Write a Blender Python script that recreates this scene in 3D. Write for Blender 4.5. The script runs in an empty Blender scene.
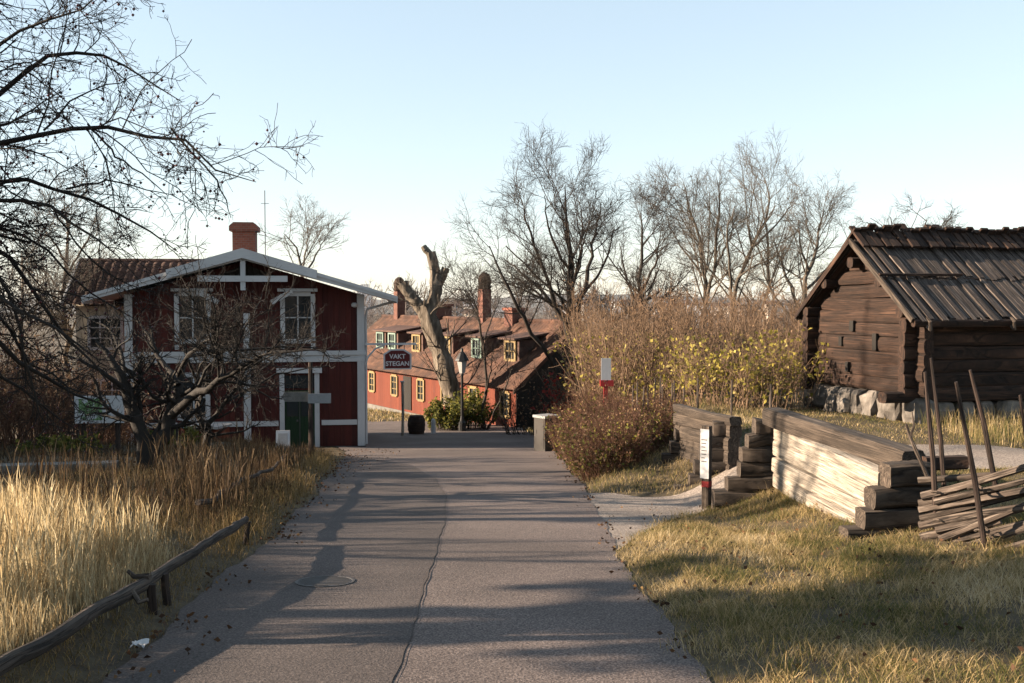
import bpy, math, random
import numpy as np
from mathutils import Vector, Matrix

R = math.radians
rng = np.random.default_rng(11)
random.seed(11)
sc = bpy.context.scene
COL = sc.collection

# ------------------------------------------------------------------ camera
F = 1000.0
PITCH = math.atan(41.5 / F)
CAM = np.array([0.0, 0.0, 1.6])
cd = bpy.data.cameras.new('camera'); cam = bpy.data.objects.new('camera', cd); COL.objects.link(cam)
cd.sensor_width = 36.0; cd.lens = 36.0 * F / 1024.0
cd.clip_start = 0.05; cd.clip_end = 20000
cam.location = CAM; cam.rotation_euler = (math.pi / 2 - PITCH, 0, 0)
sc.camera = cam

def ray(px, py):
    u = (px - 512) / F; v = (341.5 - py) / F
    c, s = math.cos(PITCH), math.sin(PITCH)
    return np.array([u, c + v * s, v * c - s])
def P(px, py, Y):
    d = ray(px, py); return CAM + d * (Y / d[1])

# ------------------------------------------------------------------ terrain
def ss(x, a, b):
    t = np.clip((np.asarray(x, float) - a) / (b - a), 0, 1); return t * t * (3 - 2 * t)
_PY = [-60, -10, 0, 30, 38, 43, 55, 75, 120, 200, 400, 1000, 6000]
_PZ = [4.5, .95, 0, -2.85, -3.5, -3.85, -4.4, -7, -15, -24, -30, -33, -33]
def prof(y):
    y = np.asarray(y, float); r = 0
    for k in (-1.5, 0, 1.5): r = r + np.interp(y + k, _PY, _PZ)
    return r / 3
_XY = [-60, 0, 5.5, 9.7, 12, 15, 21, 28, 30.5, 31.5, 36, 43, 46]
_XL = [-3.5, -2.1, -2.25, -2.55, -2.72, -3.0, -3.7, -4.6, -5.6, -5.6, -6.5, -9, -12]
_XR = [1.2, 1.0, 1.03, 1.05, 1.08, 1.2, 1.2, 1.15, 1.1, 1.1, .9, .2, -2.2]
def xl(y): return np.interp(y, _XY, _XL) + .04 * np.sin(np.asarray(y) * 1.3) + .02 * np.sin(np.asarray(y) * 4.1) + .012 * np.sin(np.asarray(y) * 11)
def xr(y): return np.interp(y, _XY, _XR) + .04 * np.sin(np.asarray(y) * 1.1 + 1) + .02 * np.sin(np.asarray(y) * 3.7) + .012 * np.sin(np.asarray(y) * 12.3)
def base_h(x, y):
    x = np.asarray(x, float); y = np.asarray(y, float)
    z = prof(y)
    lift = np.interp(y, [-10, 0, 7, 10, 14, 20, 26, 34, 50, 80], [.3, .25, .2, .25, .62, 1.08, 1.6, 1.4, .8, 0])
    lip = .07 * ss(x, np.interp(y, _XY, _XR), np.interp(y, _XY, _XR) + .5) * (1 - ss(y, 30, 36)) * (1 - ss(y, 10.2, 11.2) * (1 - ss(y, 15.2, 16.4)))
    z = z + lip + ss(x, 2.4, 4.3) * (lift - .07)
    z = z + .32 * ss(x, 1.3, 2.2) * ss(y, 15.6, 18.5) * (1 - ss(y, 27, 31)) * (1 - .7 * ss(x, 2.6, 4))
    L = np.interp(y, _XY, _XL)
    z = z + (.12 * ss(-x, -L, -L + .5) + .32 * ss(-x, -L + .4, -L + 2.6)) * (1 - ss(y, 23, 28))
    off = np.clip(np.abs(x + .7) - 2, 0, 6) / 6
    z = z + off * (.05 * np.sin(x * 1.3 + y * .7) + .04 * np.sin(x * .6 - y * 1.1) + .02 * np.sin(x * 3.1 + 1) * np.sin(y * 2.7)) * (1 - ss(y, 60, 90))
    z = z + ss(y, 60, 140) * 1.5 * np.sin(x * .02 + 1) * np.sin(y * .013)
    return z
def H(x, y): return base_h(x, y)
def Hf(x, y): return float(base_h(x, y))
PL = np.array([(.9, 9.8), (1.1, 10.2), (1.46, 11.3), (2.0, 12.6), (2.8, 13.8), (4.0, 14.5), (6, 14.0), (9, 13.4), (14, 12.6), (22, 11)])
PU = np.array([(.9, 16.3), (1.2, 16.1), (1.6, 15.7), (2.0, 15.4), (2.8, 15.5), (4.0, 16.1), (6, 16.2), (9, 15.7), (14, 15), (22, 13.5)])
def path_mask(x, y, m=.15):
    lo = np.interp(x, PL[:, 0], PL[:, 1]); hi = np.interp(x, PU[:, 0], PU[:, 1])
    return ss(x, .9, 1.1) * ss(y, lo, lo + m) * (1 - ss(y, hi - m, hi)) * (1 - ss(x, 21, 22))
def road_mask(x, y, m=.15):
    return ss(x, xl(y), xl(y) + m) * (1 - ss(x, xr(y) - m, xr(y))) * (1 - ss(y, 45, 46))
def G(px, py):
    d = ray(px, py); t = 1.0
    for i in range(4000):
        p = CAM + d * t
        if p[2] < Hf(p[0], p[1]): return p
        t += .02 + t * .002
    return CAM + d * t
def ground(px, Y):
    x = (px - 512) / F * Y; return np.array([x, Y, Hf(x, Y)])

# ------------------------------------------------------------------ materials
def nt(m): m.use_nodes = True; return m.node_tree.nodes, m.node_tree.links
ALB = .55
def ramp(N, stops):
    stops = [(p, tuple(x * ALB for x in c)) for p, c in stops]
    r = N.new('ShaderNodeValToRGB'); e = r.color_ramp.elements
    while len(e) < len(stops): e.new(.5)
    for k, (p, c) in enumerate(stops): e[k].position = p; e[k].color = (*c, 1)
    return r
def mat(name, stops, scale=6, stretch=(1, 1, 1), rough=.85, bump=.4, bdist=.02, detail=6, coord='Object', attr=None, big=.25, bigscale=.7, spec=.3, fine=0):
    m = bpy.data.materials.new(name); N, L = nt(m); b = N['Principled BSDF']
    b.inputs['Roughness'].default_value = rough; b.inputs['Specular IOR Level'].default_value = spec
    if attr: tc = N.new('ShaderNodeAttribute'); tc.attribute_name = attr; src = tc.outputs['Vector']
    else: tc = N.new('ShaderNodeTexCoord'); src = tc.outputs[coord]
    mp = N.new('ShaderNodeMapping'); mp.inputs['Scale'].default_value = stretch; L.new(src, mp.inputs[0])
    n = N.new('ShaderNodeTexNoise'); n.inputs['Scale'].default_value = scale; n.inputs['Detail'].default_value = detail; n.inputs['Roughness'].default_value = .65
    L.new(mp.outputs[0], n.inputs[0])
    cr = ramp(N, stops); L.new(n.outputs['Fac'], cr.inputs[0]); out = cr.outputs[0]
    if big:
        n2 = N.new('ShaderNodeTexNoise'); n2.inputs['Scale'].default_value = bigscale; n2.inputs['Detail'].default_value = 4; L.new(src, n2.inputs[0])
        mr = N.new('ShaderNodeMapRange'); mr.inputs[1].default_value = .3; mr.inputs[2].default_value = .7; mr.inputs[3].default_value = 1 - big; mr.inputs[4].default_value = 1 + big
        L.new(n2.outputs['Fac'], mr.inputs[0])
        mx = N.new('ShaderNodeVectorMath'); mx.operation = 'SCALE'; L.new(out, mx.inputs[0]); L.new(mr.outputs[0], mx.inputs['Scale']); out = mx.outputs[0]
    L.new(out, b.inputs['Base Color'])
    if bump:
        bm = N.new('ShaderNodeBump'); bm.inputs['Strength'].default_value = bump; bm.inputs['Distance'].default_value = bdist
        L.new(n.outputs['Fac'], bm.inputs['Height']); L.new(bm.outputs[0], b.inputs['Normal'])
    m['bsdf'] = b.name
    return m
def wood(name, stops, rough=.88, bump=.7, bdist=.014, scale=5, sx=.35, big=.35, crack=.75):
    m = mat(name, stops, scale=scale, stretch=(sx, 7, 7), attr='grain', rough=rough, bump=0, big=big, bigscale=1.6); N, L = m.node_tree.nodes, m.node_tree.links; b = N['Principled BSDF']
    at = N.new('ShaderNodeAttribute'); at.attribute_name = 'grain'; mp = N.new('ShaderNodeMapping'); mp.inputs['Scale'].default_value = (.45, 11, 11); L.new(at.outputs['Vector'], mp.inputs[0])
    n = N.new('ShaderNodeTexNoise'); n.inputs['Scale'].default_value = 2.2; n.inputs['Detail'].default_value = 5; n.inputs['Distortion'].default_value = .4; L.new(mp.outputs[0], n.inputs[0])
    d = N.new('ShaderNodeMath'); d.operation = 'SUBTRACT'; d.inputs[1].default_value = .5; L.new(n.outputs['Fac'], d.inputs[0]); ab = N.new('ShaderNodeMath'); ab.operation = 'ABSOLUTE'; L.new(d.outputs[0], ab.inputs[0])
    mr = N.new('ShaderNodeMapRange'); mr.inputs[1].default_value = .0; mr.inputs[2].default_value = .035; mr.inputs[3].default_value = 1 - crack; mr.inputs[4].default_value = 1; L.new(ab.outputs[0], mr.inputs[0])
    src = b.inputs['Base Color'].links[0].from_socket; mx = N.new('ShaderNodeVectorMath'); mx.operation = 'SCALE'; L.new(src, mx.inputs[0]); L.new(mr.outputs[0], mx.inputs['Scale']); L.new(mx.outputs[0], b.inputs['Base Color'])
    n1 = [x for x in N if x.bl_idname == 'ShaderNodeTexNoise'][0]
    ad = N.new('ShaderNodeMath'); ad.operation = 'ADD'; L.new(mr.outputs[0], ad.inputs[0]); L.new(n1.outputs['Fac'], ad.inputs[1])
    bm = N.new('ShaderNodeBump'); bm.inputs['Strength'].default_value = bump; bm.inputs['Distance'].default_value = bdist; L.new(ad.outputs[0], bm.inputs['Height']); L.new(bm.outputs[0], b.inputs['Normal'])
    return m
def boards(name, c0, c1, pitch=.17, rough=.8, wear=.25):
    m = bpy.data.materials.new(name); N, L = nt(m); b = N['Principled BSDF']; b.inputs['Roughness'].default_value = rough; b.inputs['Specular IOR Level'].default_value = .25
    tc = N.new('ShaderNodeTexCoord'); sp = N.new('ShaderNodeSeparateXYZ'); L.new(tc.outputs['Object'], sp.inputs[0])
    ad = N.new('ShaderNodeMath'); ad.operation = 'ADD'; L.new(sp.outputs[0], ad.inputs[0]); L.new(sp.outputs[1], ad.inputs[1])
    dv = N.new('ShaderNodeMath'); dv.operation = 'DIVIDE'; dv.inputs[1].default_value = pitch; L.new(ad.outputs[0], dv.inputs[0])
    fr = N.new('ShaderNodeMath'); fr.operation = 'FRACT'; L.new(dv.outputs[0], fr.inputs[0])
    fl = N.new('ShaderNodeMath'); fl.operation = 'FLOOR'; L.new(dv.outputs[0], fl.inputs[0])
    wn = N.new('ShaderNodeTexWhiteNoise'); wn.noise_dimensions = '1D'; L.new(fl.outputs[0], wn.inputs['W'])
    mp = N.new('ShaderNodeMapping'); mp.inputs['Scale'].default_value = (8, 8, .8); L.new(tc.outputs['Object'], mp.inputs[0])
    n = N.new('ShaderNodeTexNoise'); n.inputs['Scale'].default_value = 2; n.inputs['Detail'].default_value = 6; L.new(mp.outputs[0], n.inputs[0])
    av = N.new('ShaderNodeMath'); av.operation = 'MULTIPLY_ADD'; av.inputs[1].default_value = .5; L.new(wn.outputs[0], av.inputs[0]); L.new(n.outputs['Fac'], av.inputs[2])
    cr = ramp(N, [(.35, c0), (1.0, c1)]); L.new(av.outputs[0], cr.inputs[0]); L.new(cr.outputs[0], b.inputs['Base Color'])
    gp = N.new('ShaderNodeMapRange'); gp.inputs[1].default_value = 0; gp.inputs[2].default_value = .12; L.new(fr.outputs[0], gp.inputs[0])
    bm = N.new('ShaderNodeBump'); bm.inputs['Strength'].default_value = .8; bm.inputs['Distance'].default_value = .02; L.new(gp.outputs[0], bm.inputs['Height']); L.new(bm.outputs[0], b.inputs['Normal'])
    return m
def island(name, stops, rough=.8, trans=.35, big=None):
    """leaf / blade material: one colour per blade, some light passes through"""
    m = bpy.data.materials.new(name); N, L = nt(m); b = N['Principled BSDF']; b.inputs['Roughness'].default_value = rough; b.inputs['Specular IOR Level'].default_value = .2
    g = N.new('ShaderNodeNewGeometry'); cr = ramp(N, stops)
    if big:
        n2 = N.new('ShaderNodeTexNoise'); n2.inputs['Scale'].default_value = big; n2.inputs['Detail'].default_value = 3; L.new(g.outputs['Position'], n2.inputs[0])
        a = N.new('ShaderNodeMath'); a.operation = 'MULTIPLY_ADD'; a.inputs[1].default_value = .55; L.new(g.outputs['Random Per Island'], a.inputs[0])
        s = N.new('ShaderNodeMapRange'); s.inputs[1].default_value = .3; s.inputs[2].default_value = .7; s.inputs[3].default_value = -.08; s.inputs[4].default_value = .52; L.new(n2.outputs['Fac'], s.inputs[0])
        L.new(s.outputs[0], a.inputs[2]); L.new(a.outputs[0], cr.inputs[0])
    else: L.new(g.outputs['Random Per Island'], cr.inputs[0])
    L.new(cr.outputs[0], b.inputs['Base Color'])
    if trans:
        t = N.new('ShaderNodeBsdfTranslucent'); L.new(cr.outputs[0], t.inputs[0]); mx = N.new('ShaderNodeMixShader'); mx.inputs[0].default_value = trans
        L.new(b.outputs[0], mx.inputs[1]); L.new(t.outputs[0], mx.inputs[2]); L.new(mx.outputs[0], N['Material Output'].inputs['Surface'])
    return m
M = {}
def g3(v, w=1.0): return (v * w, v, v / w)
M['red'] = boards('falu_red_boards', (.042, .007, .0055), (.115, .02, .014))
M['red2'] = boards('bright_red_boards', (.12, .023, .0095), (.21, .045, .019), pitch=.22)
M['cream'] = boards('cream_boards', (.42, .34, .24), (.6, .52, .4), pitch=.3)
M['darkboard'] = boards('dark_boards', (.012, .01, .009), (.03, .025, .02))
M['greenpaint'] = boards('green_door_paint', (.012, .035, .014), (.02, .055, .02), pitch=.14)
M['white'] = mat('white_paint', [(.25, (.45, .45, .46)), (.45, (.7, .7, .7))], scale=9, rough=.6, bump=.15, big=.12, attr='grain', stretch=(.4, 4, 4))
M['yellow'] = mat('ochre_yellow_paint', [(.3, (.24, .16, .06)), (.6, (.36, .25, .10))], scale=9, rough=.6, bump=.1)
M['paleg'] = mat('pale_green_paint', [(.3, (.16, .24, .2)), (.6, (.22, .3, .25))], scale=9, rough=.6, bump=.1)
M['greymetal'] = mat('zinc_roof', [(.3, (.36, .37, .4)), (.7, (.5, .51, .54))], scale=4, rough=.5, bump=.1)
M['tile'] = mat('clay_roof_tiles', [(.28, (.032, .015, .011)), (.5, (.09, .04, .024)), (.72, (.19, .096, .06))], scale=2.2, rough=.85, bump=.3, big=.35, bigscale=.9)
M['tiledark'] = mat('dark_clay_tiles', [(.3, (.06, .03, .022)), (.6, (.14, .075, .055)), (.8, (.22, .14, .1))], scale=5, rough=.8, bump=.3)
M['plaster'] = mat('plinth_plaster', [(.3, (.3, .28, .26)), (.7, (.42, .4, .37))], scale=5, bump=.2)
M['stone'] = mat('foundation_stone', [(.28, (.05, .045, .04)), (.5, (.2, .175, .15)), (.72, (.36, .32, .28))], scale=3, bump=.8, bdist=.05)
M['bark'] = mat('brown_bark', [(.3, (0.0238, 0.01785, 0.0136)), (.6, (0.0561, 0.0425, 0.0323)), (.8, (0.0935, 0.07225, 0.05525))], scale=9, stretch=(0.85, 0.85, 0.255), bump=.8, bdist=.03)
M['barkgrey'] = mat('grey_bark', [(.3, (.085, .068, .052)), (.7, (.19, .155, .12))], scale=9, stretch=(1, 1, .3), bump=.6, bdist=.03)
M['barkdark'] = mat('dark_apple_bark', [(.3, (.014, .011, .009)), (.7, (.036, .029, .023))], scale=14, bump=.8, bdist=.02)
M['barkpale'] = mat('peeled_pale_bark', [(.3, (.045, .033, .023)), (.5, (.17, .135, .1)), (.7, (.34, .29, .23))], scale=5, stretch=(1, 1, .25), bump=1, bdist=.08)
M['twig'] = mat('brush_twigs', [(.3, (.15, .092, .055)), (.7, (.38, .25, .155))], scale=3, bump=0)
M['twigred'] = mat('red_brown_stalks', [(.3, (.10, .045, .028)), (.7, (.21, .105, .06))], scale=3, bump=0)
M['farwood'] = mat('far_twigs', [(.3, (.14, .11, .1)), (.7, (.23, .19, .17))], scale=1, bump=0)
M['oldwood'] = wood('weathered_grey_wood', [(.27, (.024, .017, .012)), (.5, (.09, .067, .05)), (.73, (.22, .172, .132))])
M['palewood'] = wood('bleached_hewn_wood', [(.25, (0.13, 0.1014, 0.0754)), (.42, (0.442, 0.3705, 0.2925)), (.55, (0.65, 0.572, 0.468)), (.72, (0.78, 0.702, 0.598))], bump=.9, scale=6)
M['brownwood'] = wood('dark_brown_logs', [(.27, (0.009, 0.0054, 0.0045)), (.5, (0.045, 0.0234, 0.0144)), (.72, (0.135, 0.0702, 0.0432))], scale=4, sx=.3)
M['roofwood'] = wood('roof_boards', [(.3, (.02, .015, .0125)), (.5, (.085, .064, .053)), (.66, (.29, .24, .205))], scale=6, sx=.18, big=.15)
M['polewood'] = wood('bark_poles', [(.28, (.035, .026, .02)), (.5, (.12, .09, .07)), (.72, (.32, .26, .21))], scale=5, sx=.6)
M['darkpole'] = wood('dark_bark_pole', [(.25, (.03, .022, .017)), (.5, (.075, .056, .044)), (.75, (.17, .13, .1))], scale=5, sx=.6)
M['darkstick'] = wood('dark_stakes', [(.3, (.03, .02, .016)), (.7, (.085, .055, .042))])
M['glass'] = bpy.data.materials.new('window_glass'); _N, _L = nt(M['glass']); _b = _N['Principled BSDF']
_b.inputs['Base Color'].default_value = (.02, .024, .026, 1); _b.inputs['Roughness'].default_value = .04; _b.inputs['Specular IOR Level'].default_value = .6
def plain(name, c, rough=.6, metal=0, v=.12): 
    m = mat(name, [(.3, tuple(x * (1 - v) for x in c)), (.7, tuple(x * (1 + v) for x in c))], scale=12, rough=rough, bump=.08, big=.1)
    m.node_tree.nodes['Principled BSDF'].inputs['Metallic'].default_value = metal; return m
M['black'] = plain('black_iron', (.018, .018, .019), .45)
M['lamp'] = plain('milky_lamp_glass', (.6, .6, .58), .25)
M['maroon'] = plain('maroon_sign_paint', (.12, .014, .014), .8)
M['sign'] = plain('white_sign_sheet', (.72, .72, .73), .4, v=.05)
M['redpaint'] = plain('red_paint', (.42, .03, .03), .5)
M['mapgreen'] = mat('park_map_print', [(.46, (.75, .77, .8)), (.5, (.24, .4, .18)), (.6, (.14, .28, .09)), (.66, (.7, .72, .75))], scale=3.5, bump=0, rough=.4, big=0)
M['boxgrey'] = plain('grey_cabinet_sheet', (.055, .048, .042), .7)
M['boxlid'] = plain('pale_cabinet_lid', (.38, .38, .38), .5)
M['concrete'] = mat('pale_concrete', [(.3, (.13, .12, .105)), (.7, (.28, .26, .23))], scale=6, bump=.4)
M['iron'] = plain('worn_cast_iron', (.10, .09, .085), .6)
M['paper'] = plain('crumpled_paper', (.7, .7, .7), .7)
M['berry'] = plain('dark_red_berries', (.09, .012, .012), .35)
M['brick'] = None
def brick(name, c1, c2, mortar, scale=8):
    m = bpy.data.materials.new(name); N, L = nt(m); b = N['Principled BSDF']; b.inputs['Roughness'].default_value = .9
    tc = N.new('ShaderNodeTexCoord'); sp = N.new('ShaderNodeSeparateXYZ'); L.new(tc.outputs['Object'], sp.inputs[0])
    ad = N.new('ShaderNodeMath'); ad.operation = 'ADD'; L.new(sp.outputs[0], ad.inputs[0]); L.new(sp.outputs[1], ad.inputs[1])
    cb = N.new('ShaderNodeCombineXYZ'); L.new(ad.outputs[0], cb.inputs[0]); L.new(sp.outputs[2], cb.inputs[1])
    t = N.new('ShaderNodeTexBrick'); t.inputs['Scale'].default_value = scale * .5; t.inputs['Color1'].default_value = (*c1, 1); t.inputs['Color2'].default_value = (*c2, 1); t.inputs['Mortar'].default_value = (*mortar, 1); t.inputs['Mortar Size'].default_value = .02
    L.new(cb.outputs[0], t.inputs[0]); L.new(t.outputs[0], b.inputs['Base Color'])
    bm = N.new('ShaderNodeBump'); bm.inputs['Strength'].default_value = .5; bm.inputs['Distance'].default_value = .01; bm.invert = True; L.new(t.outputs['Fac'], bm.inputs['Height']); L.new(bm.outputs[0], b.inputs['Normal'])
    return m
M['brick'] = brick('red_brick', (.14, .035, .02), (.2, .06, .035), (.14, .1, .08), 7)
M['pinkplaster'] = mat('pink_chimney_plaster', [(.3, (.14, .055, .038)), (.7, (.22, .1, .072))], scale=5, bump=.3)
def asphalt(name, c0, c1, c2, s=65):
    m = mat(name, [(.36, c0), (.5, c1), (.64, c2)], scale=s, rough=.85, bump=.7, bdist=.014, detail=4, big=.3, bigscale=.55, spec=.35)
    return m
M['road'] = asphalt('worn_asphalt', (0.0616, 0.0448, 0.04032), (0.168, 0.1299, 0.1154), (0.3472, 0.28, 0.2464))
M['patch'] = asphalt('dark_asphalt', (.045, .034, .031), (.105, .083, .075), (.2, .162, .145))
M['gravel'] = asphalt('pale_gravel', (0.138, 0.1104, 0.092), (0.299, 0.2472, 0.207), (0.506, 0.4312, 0.368), 40)
M['crack'] = plain('tar_seam', (.09, .072, .064), .9)
M['earth'] = mat('leaf_strewn_earth', [(.3, (.05, .034, .02)), (.5, (.11, .08, .042)), (.7, (.17, .13, .065))], scale=5, bump=.8, bdist=.05, big=.35, bigscale=.25)
M['hill'] = mat('far_hill_woods', [(.3, (.12, .12, .11)), (.7, (.2, .19, .18))], scale=.01, bump=0)
STRAW = [(0, (0.2912, 0.1904, 0.0896)), (.3, (0.5824, 0.4256, 0.2128)), (.65, (0.8512, 0.672, 0.3808)), (1, (1.03, 0.8848, 0.5824))]
M['tallgrass'] = island('golden_straw', STRAW, trans=.5)
M['vergegrass'] = island('verge_straw', [(0, (.12, .10, .03)), (.4, (.3, .2, .08)), (1, (.5, .36, .17))], trans=.35)
M['weeds'] = island('dry_weeds', [(0, (0.034, 0.0204, 0.0119)), (.4, (0.0935, 0.0578, 0.0306)), (.8, (0.204, 0.1318, 0.068)), (1, (0.357, 0.255, 0.1403))], trans=.3)
M['bankgrass'] = island('autumn_lawn', [(0, (0.072, 0.096, 0.0264)), (.25, (0.156, 0.168, 0.048)), (.42, (0.336, 0.264, 0.102)), (.6, (0.624, 0.456, 0.216)), (.8, (0.888, 0.684, 0.384)), (1, (1.14, 0.96, 0.648))], trans=.45, big=1.1)
M['yleaf'] = island('yellow_green_leaves', [(0, (.16, .15, .03)), (.4, (.4, .34, .06)), (.8, (.66, .54, .13)), (1, (.8, .66, .24))], trans=.4)
M['gleaf'] = island('olive_leaves', [(0, (.06, .08, .018)), (.5, (.16, .17, .035)), (1, (.36, .31, .06))], trans=.35)
M['bleaf'] = island('brown_leaves', [(0, (.12, .06, .035)), (.5, (.3, .17, .095)), (1, (.5, .34, .2))], trans=.3)
M['needle'] = island('pine_needles', [(0, (.02, .035, .012)), (1, (.05, .075, .025))], trans=.1)
M['rleaf'] = island('red_leaves', [(0, (.2, .02, .02)), (1, (.4, .06, .04))], trans=.3)
M['litter'] = island('fallen_leaf', [(0, (.05, .026, .017)), (.5, (.12, .06, .03)), (.85, (.2, .1, .045)), (1, (.32, .2, .08))], trans=.1)

# ------------------------------------------------------------------ mesh helpers
def mesh_np(name, verts, faces, smooth=True, grain=None):
    """faces: list of int arrays (n,k)"""
    me = bpy.data.meshes.new(name)
    verts = np.ascontiguousarray(verts, dtype=np.float32)
    me.vertices.add(len(verts)); me.vertices.foreach_set('co', verts.ravel())
    faces = [np.asarray(f, dtype=np.int32) for f in faces if len(f)]
    loops = np.concatenate([f.ravel() for f in faces]); tot = np.concatenate([np.full(len(f), f.shape[1], np.int32) for f in faces])
    st = np.concatenate([[0], np.cumsum(tot)[:-1]]).astype(np.int32)
    me.loops.add(len(loops)); me.loops.foreach_set('vertex_index', loops)
    me.polygons.add(len(tot)); me.polygons.foreach_set('loop_start', st); me.polygons.foreach_set('loop_total', tot)
    me.polygons.foreach_set('use_smooth', np.full(len(tot), smooth))
    if grain is not None:
        a = me.attributes.new('grain', 'FLOAT_VECTOR', 'POINT'); a.data.foreach_set('vector', np.ascontiguousarray(grain, dtype=np.float32).ravel())
    me.update(calc_edges=True); me.validate()
    return me
MW = {}
def link(name, me, m, parent=None, world=False):
    o = bpy.data.objects.new(name, me); COL.objects.link(o)
    if m is not None: me.materials.append(m)
    if parent is not None:
        o.parent = parent
        if world:
            base = MW.get(parent.name)
            if base is not None:
                me.transform(base.inverted())
        MW[o.name] = MW.get(parent.name, Matrix())
    else: MW[o.name] = Matrix()
    return o
def thing(name, label, cat, loc=(0, 0, 0), rotz=0, group=None):
    o = bpy.data.objects.new(name, None); COL.objects.link(o); o.empty_display_size = .2
    o.location = [float(c) for c in loc]; o.rotation_euler = (0, 0, rotz); o['label'] = label; o['category'] = cat
    if group: o['group'] = group
    MW[o.name] = Matrix.Translation(Vector(o.location)) @ Matrix.Rotation(rotz, 4, 'Z')
    return o
def tag(o, label, cat, group=None):
    o['label'] = label; o['category'] = cat
    if group: o['group'] = group
    return o
def kind(o, k): o['kind'] = k; return o

class MB:
    def __init__(s): s.v = []; s.f = []; s.g = []
    def add(s, vs, fs, gs=None):
        n = len(s.v); s.v += [tuple(map(float, v)) for v in vs]; s.f += [tuple(i + n for i in f) for f in fs]
        s.g += [tuple(map(float, q)) for q in (gs if gs is not None else vs)]
        return s
    def bar(s, p0, p1, w, h, up=(0, 0, 1), off=None):
        p0 = Vector(p0); p1 = Vector(p1); x = p1 - p0; l = x.length; x.normalize(); up = Vector(up)
        if abs(x.dot(up)) > .98: up = Vector((0, 1, 0)) if abs(x.y) < .9 else Vector((1, 0, 0))
        y = up.cross(x).normalized(); z = x.cross(y)
        o = random.random() * 9 if off is None else off; vs = []; gs = []
        for a, p in ((0, p0), (l, p1)):
            for b, c in ((-1, -1), (1, -1), (1, 1), (-1, 1)):
                vs.append(p + y * (b * w / 2) + z * (c * h / 2)); gs.append((a + o * 3, b * w / 2 + o, c * h / 2 + o))
        s.add(vs, [(0, 3, 2, 1), (4, 5, 6, 7), (0, 1, 5, 4), (1, 2, 6, 5), (2, 3, 7, 6), (3, 0, 4, 7)], gs); return s
    def box(s, x0, x1, y0, y1, z0, z1):
        d = (x1 - x0, y1 - y0, z1 - z0); a = d.index(max(d))
        c = [(x0 + x1) / 2, (y0 + y1) / 2, (z0 + z1) / 2]; p0 = list(c); p1 = list(c); p0[a] = (x0, y0, z0)[a]; p1[a] = (x1, y1, z1)[a]
        if a == 0: return s.bar(p0, p1, d[1], d[2])
        if a == 1: return s.bar(p0, p1, d[0], d[2])
        return s.bar(p0, p1, d[0], d[1], up=(0, 1, 0))
    def prism(s, pts, vec):
        vec = Vector(vec); n = len(pts); vs = [Vector(p) for p in pts]; vs += [v + vec for v in vs]
        s.add(vs, [tuple(range(n))[::-1], tuple(range(n, 2 * n))] + [(i, (i + 1) % n, n + (i + 1) % n, n + i) for i in range(n)]); return s
    def sections(s, rings, closed_caps=True, gs=None):
        n = len(rings[0]); vs = [p for r in rings for p in r]; fs = []
        for k in range(len(rings) - 1):
            for i in range(n):
                fs.append((k * n + i, k * n + (i + 1) % n, (k + 1) * n + (i + 1) % n, (k + 1) * n + i))
        if closed_caps: fs += [tuple(range(n))[::-1], tuple(range((len(rings) - 1) * n, len(rings) * n))]
        s.add(vs, fs, gs); return s
    def log(s, p0, p1, w, h, n=9, seg=7, jit=.06, e=.7, bow=.02, taper=0):
        """round or hewn log: superellipse section, uneven along its length"""
        p0 = Vector(p0); p1 = Vector(p1); x = p1 - p0; l = x.length; x.normalize(); up = Vector((0, 0, 1))
        if abs(x.z) > .9: up = Vector((0, 1, 0))
        y = up.cross(x).normalized(); z = x.cross(y); o = random.random() * 20; rings = []; gs = []
        ph = random.random() * 6; b1 = (random.random() - .5) * 2 * bow; b2 = (random.random() - .5) * 2 * bow
        prof_ = [1 + (random.random() - .5) * jit * 2 for _ in range(n)]
        for k in range(seg + 1):
            t = k / seg; ring = []
            sc_ = 1 + (random.random() - .5) * jit - taper * t
            if k in (0, seg): sc_ *= .97
            c = p0 + x * (l * t) + y * (b1 * math.sin(t * math.pi + ph)) + z * (b2 * math.sin(t * 3 + ph))
            for i in range(n):
                a = 2 * math.pi * (i + .5) / n; ca, sa = math.cos(a), math.sin(a)
                q = prof_[i] * sc_ * (1 + (random.random() - .5) * jit * .6)
                ring.append(c + y * (w / 2 * q * math.copysign(abs(ca) ** e, ca)) + z * (h / 2 * q * math.copysign(abs(sa) ** e, sa)))
                gs.append((l * t + o, w * .5 * ca + o, h * .5 * sa + i * .05))
            rings.append(ring)
        s.sections(rings, True, gs); return s
    def tube(s, pts, rad, n=8, jit=0):
        pj = [1 + random.uniform(-jit, jit) for _ in range(n)]
        pts = [Vector(p) for p in pts]; rings = []; gs = []; o = random.random() * 9; L = 0
        ref = Vector((.3, .2, 1)) if abs((pts[-1] - pts[0]).normalized().z) < .8 else Vector((1, .2, .1))
        for k, p in enumerate(pts):
            t = (pts[min(k + 1, len(pts) - 1)] - pts[max(k - 1, 0)]).normalized(); y = ref.cross(t).normalized(); z = t.cross(y)
            r = rad[k] if hasattr(rad, '__len__') else rad
            if k: L += (pts[k] - pts[k - 1]).length
            rings.append([p + (y * math.cos(2 * math.pi * i / n) + z * math.sin(2 * math.pi * i / n)) * (r * pj[i] * (1 + random.uniform(-jit, jit) * .6)) for i in range(n)])
            gs += [(L + o, math.cos(2 * math.pi * i / n) * r + o, math.sin(2 * math.pi * i / n) * r) for i in range(n)]
        s.sections(rings, True, gs); return s
    def lathe(s, c, prof_, n=12, sq=False):
        rings = [[Vector((c[0] + r * math.cos(2 * math.pi * (i + .5) / n), c[1] + r * math.sin(2 * math.pi * (i + .5) / n), c[2] + z)) for i in range(n)] for r, z in prof_]
        s.sections(rings); return s
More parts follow.
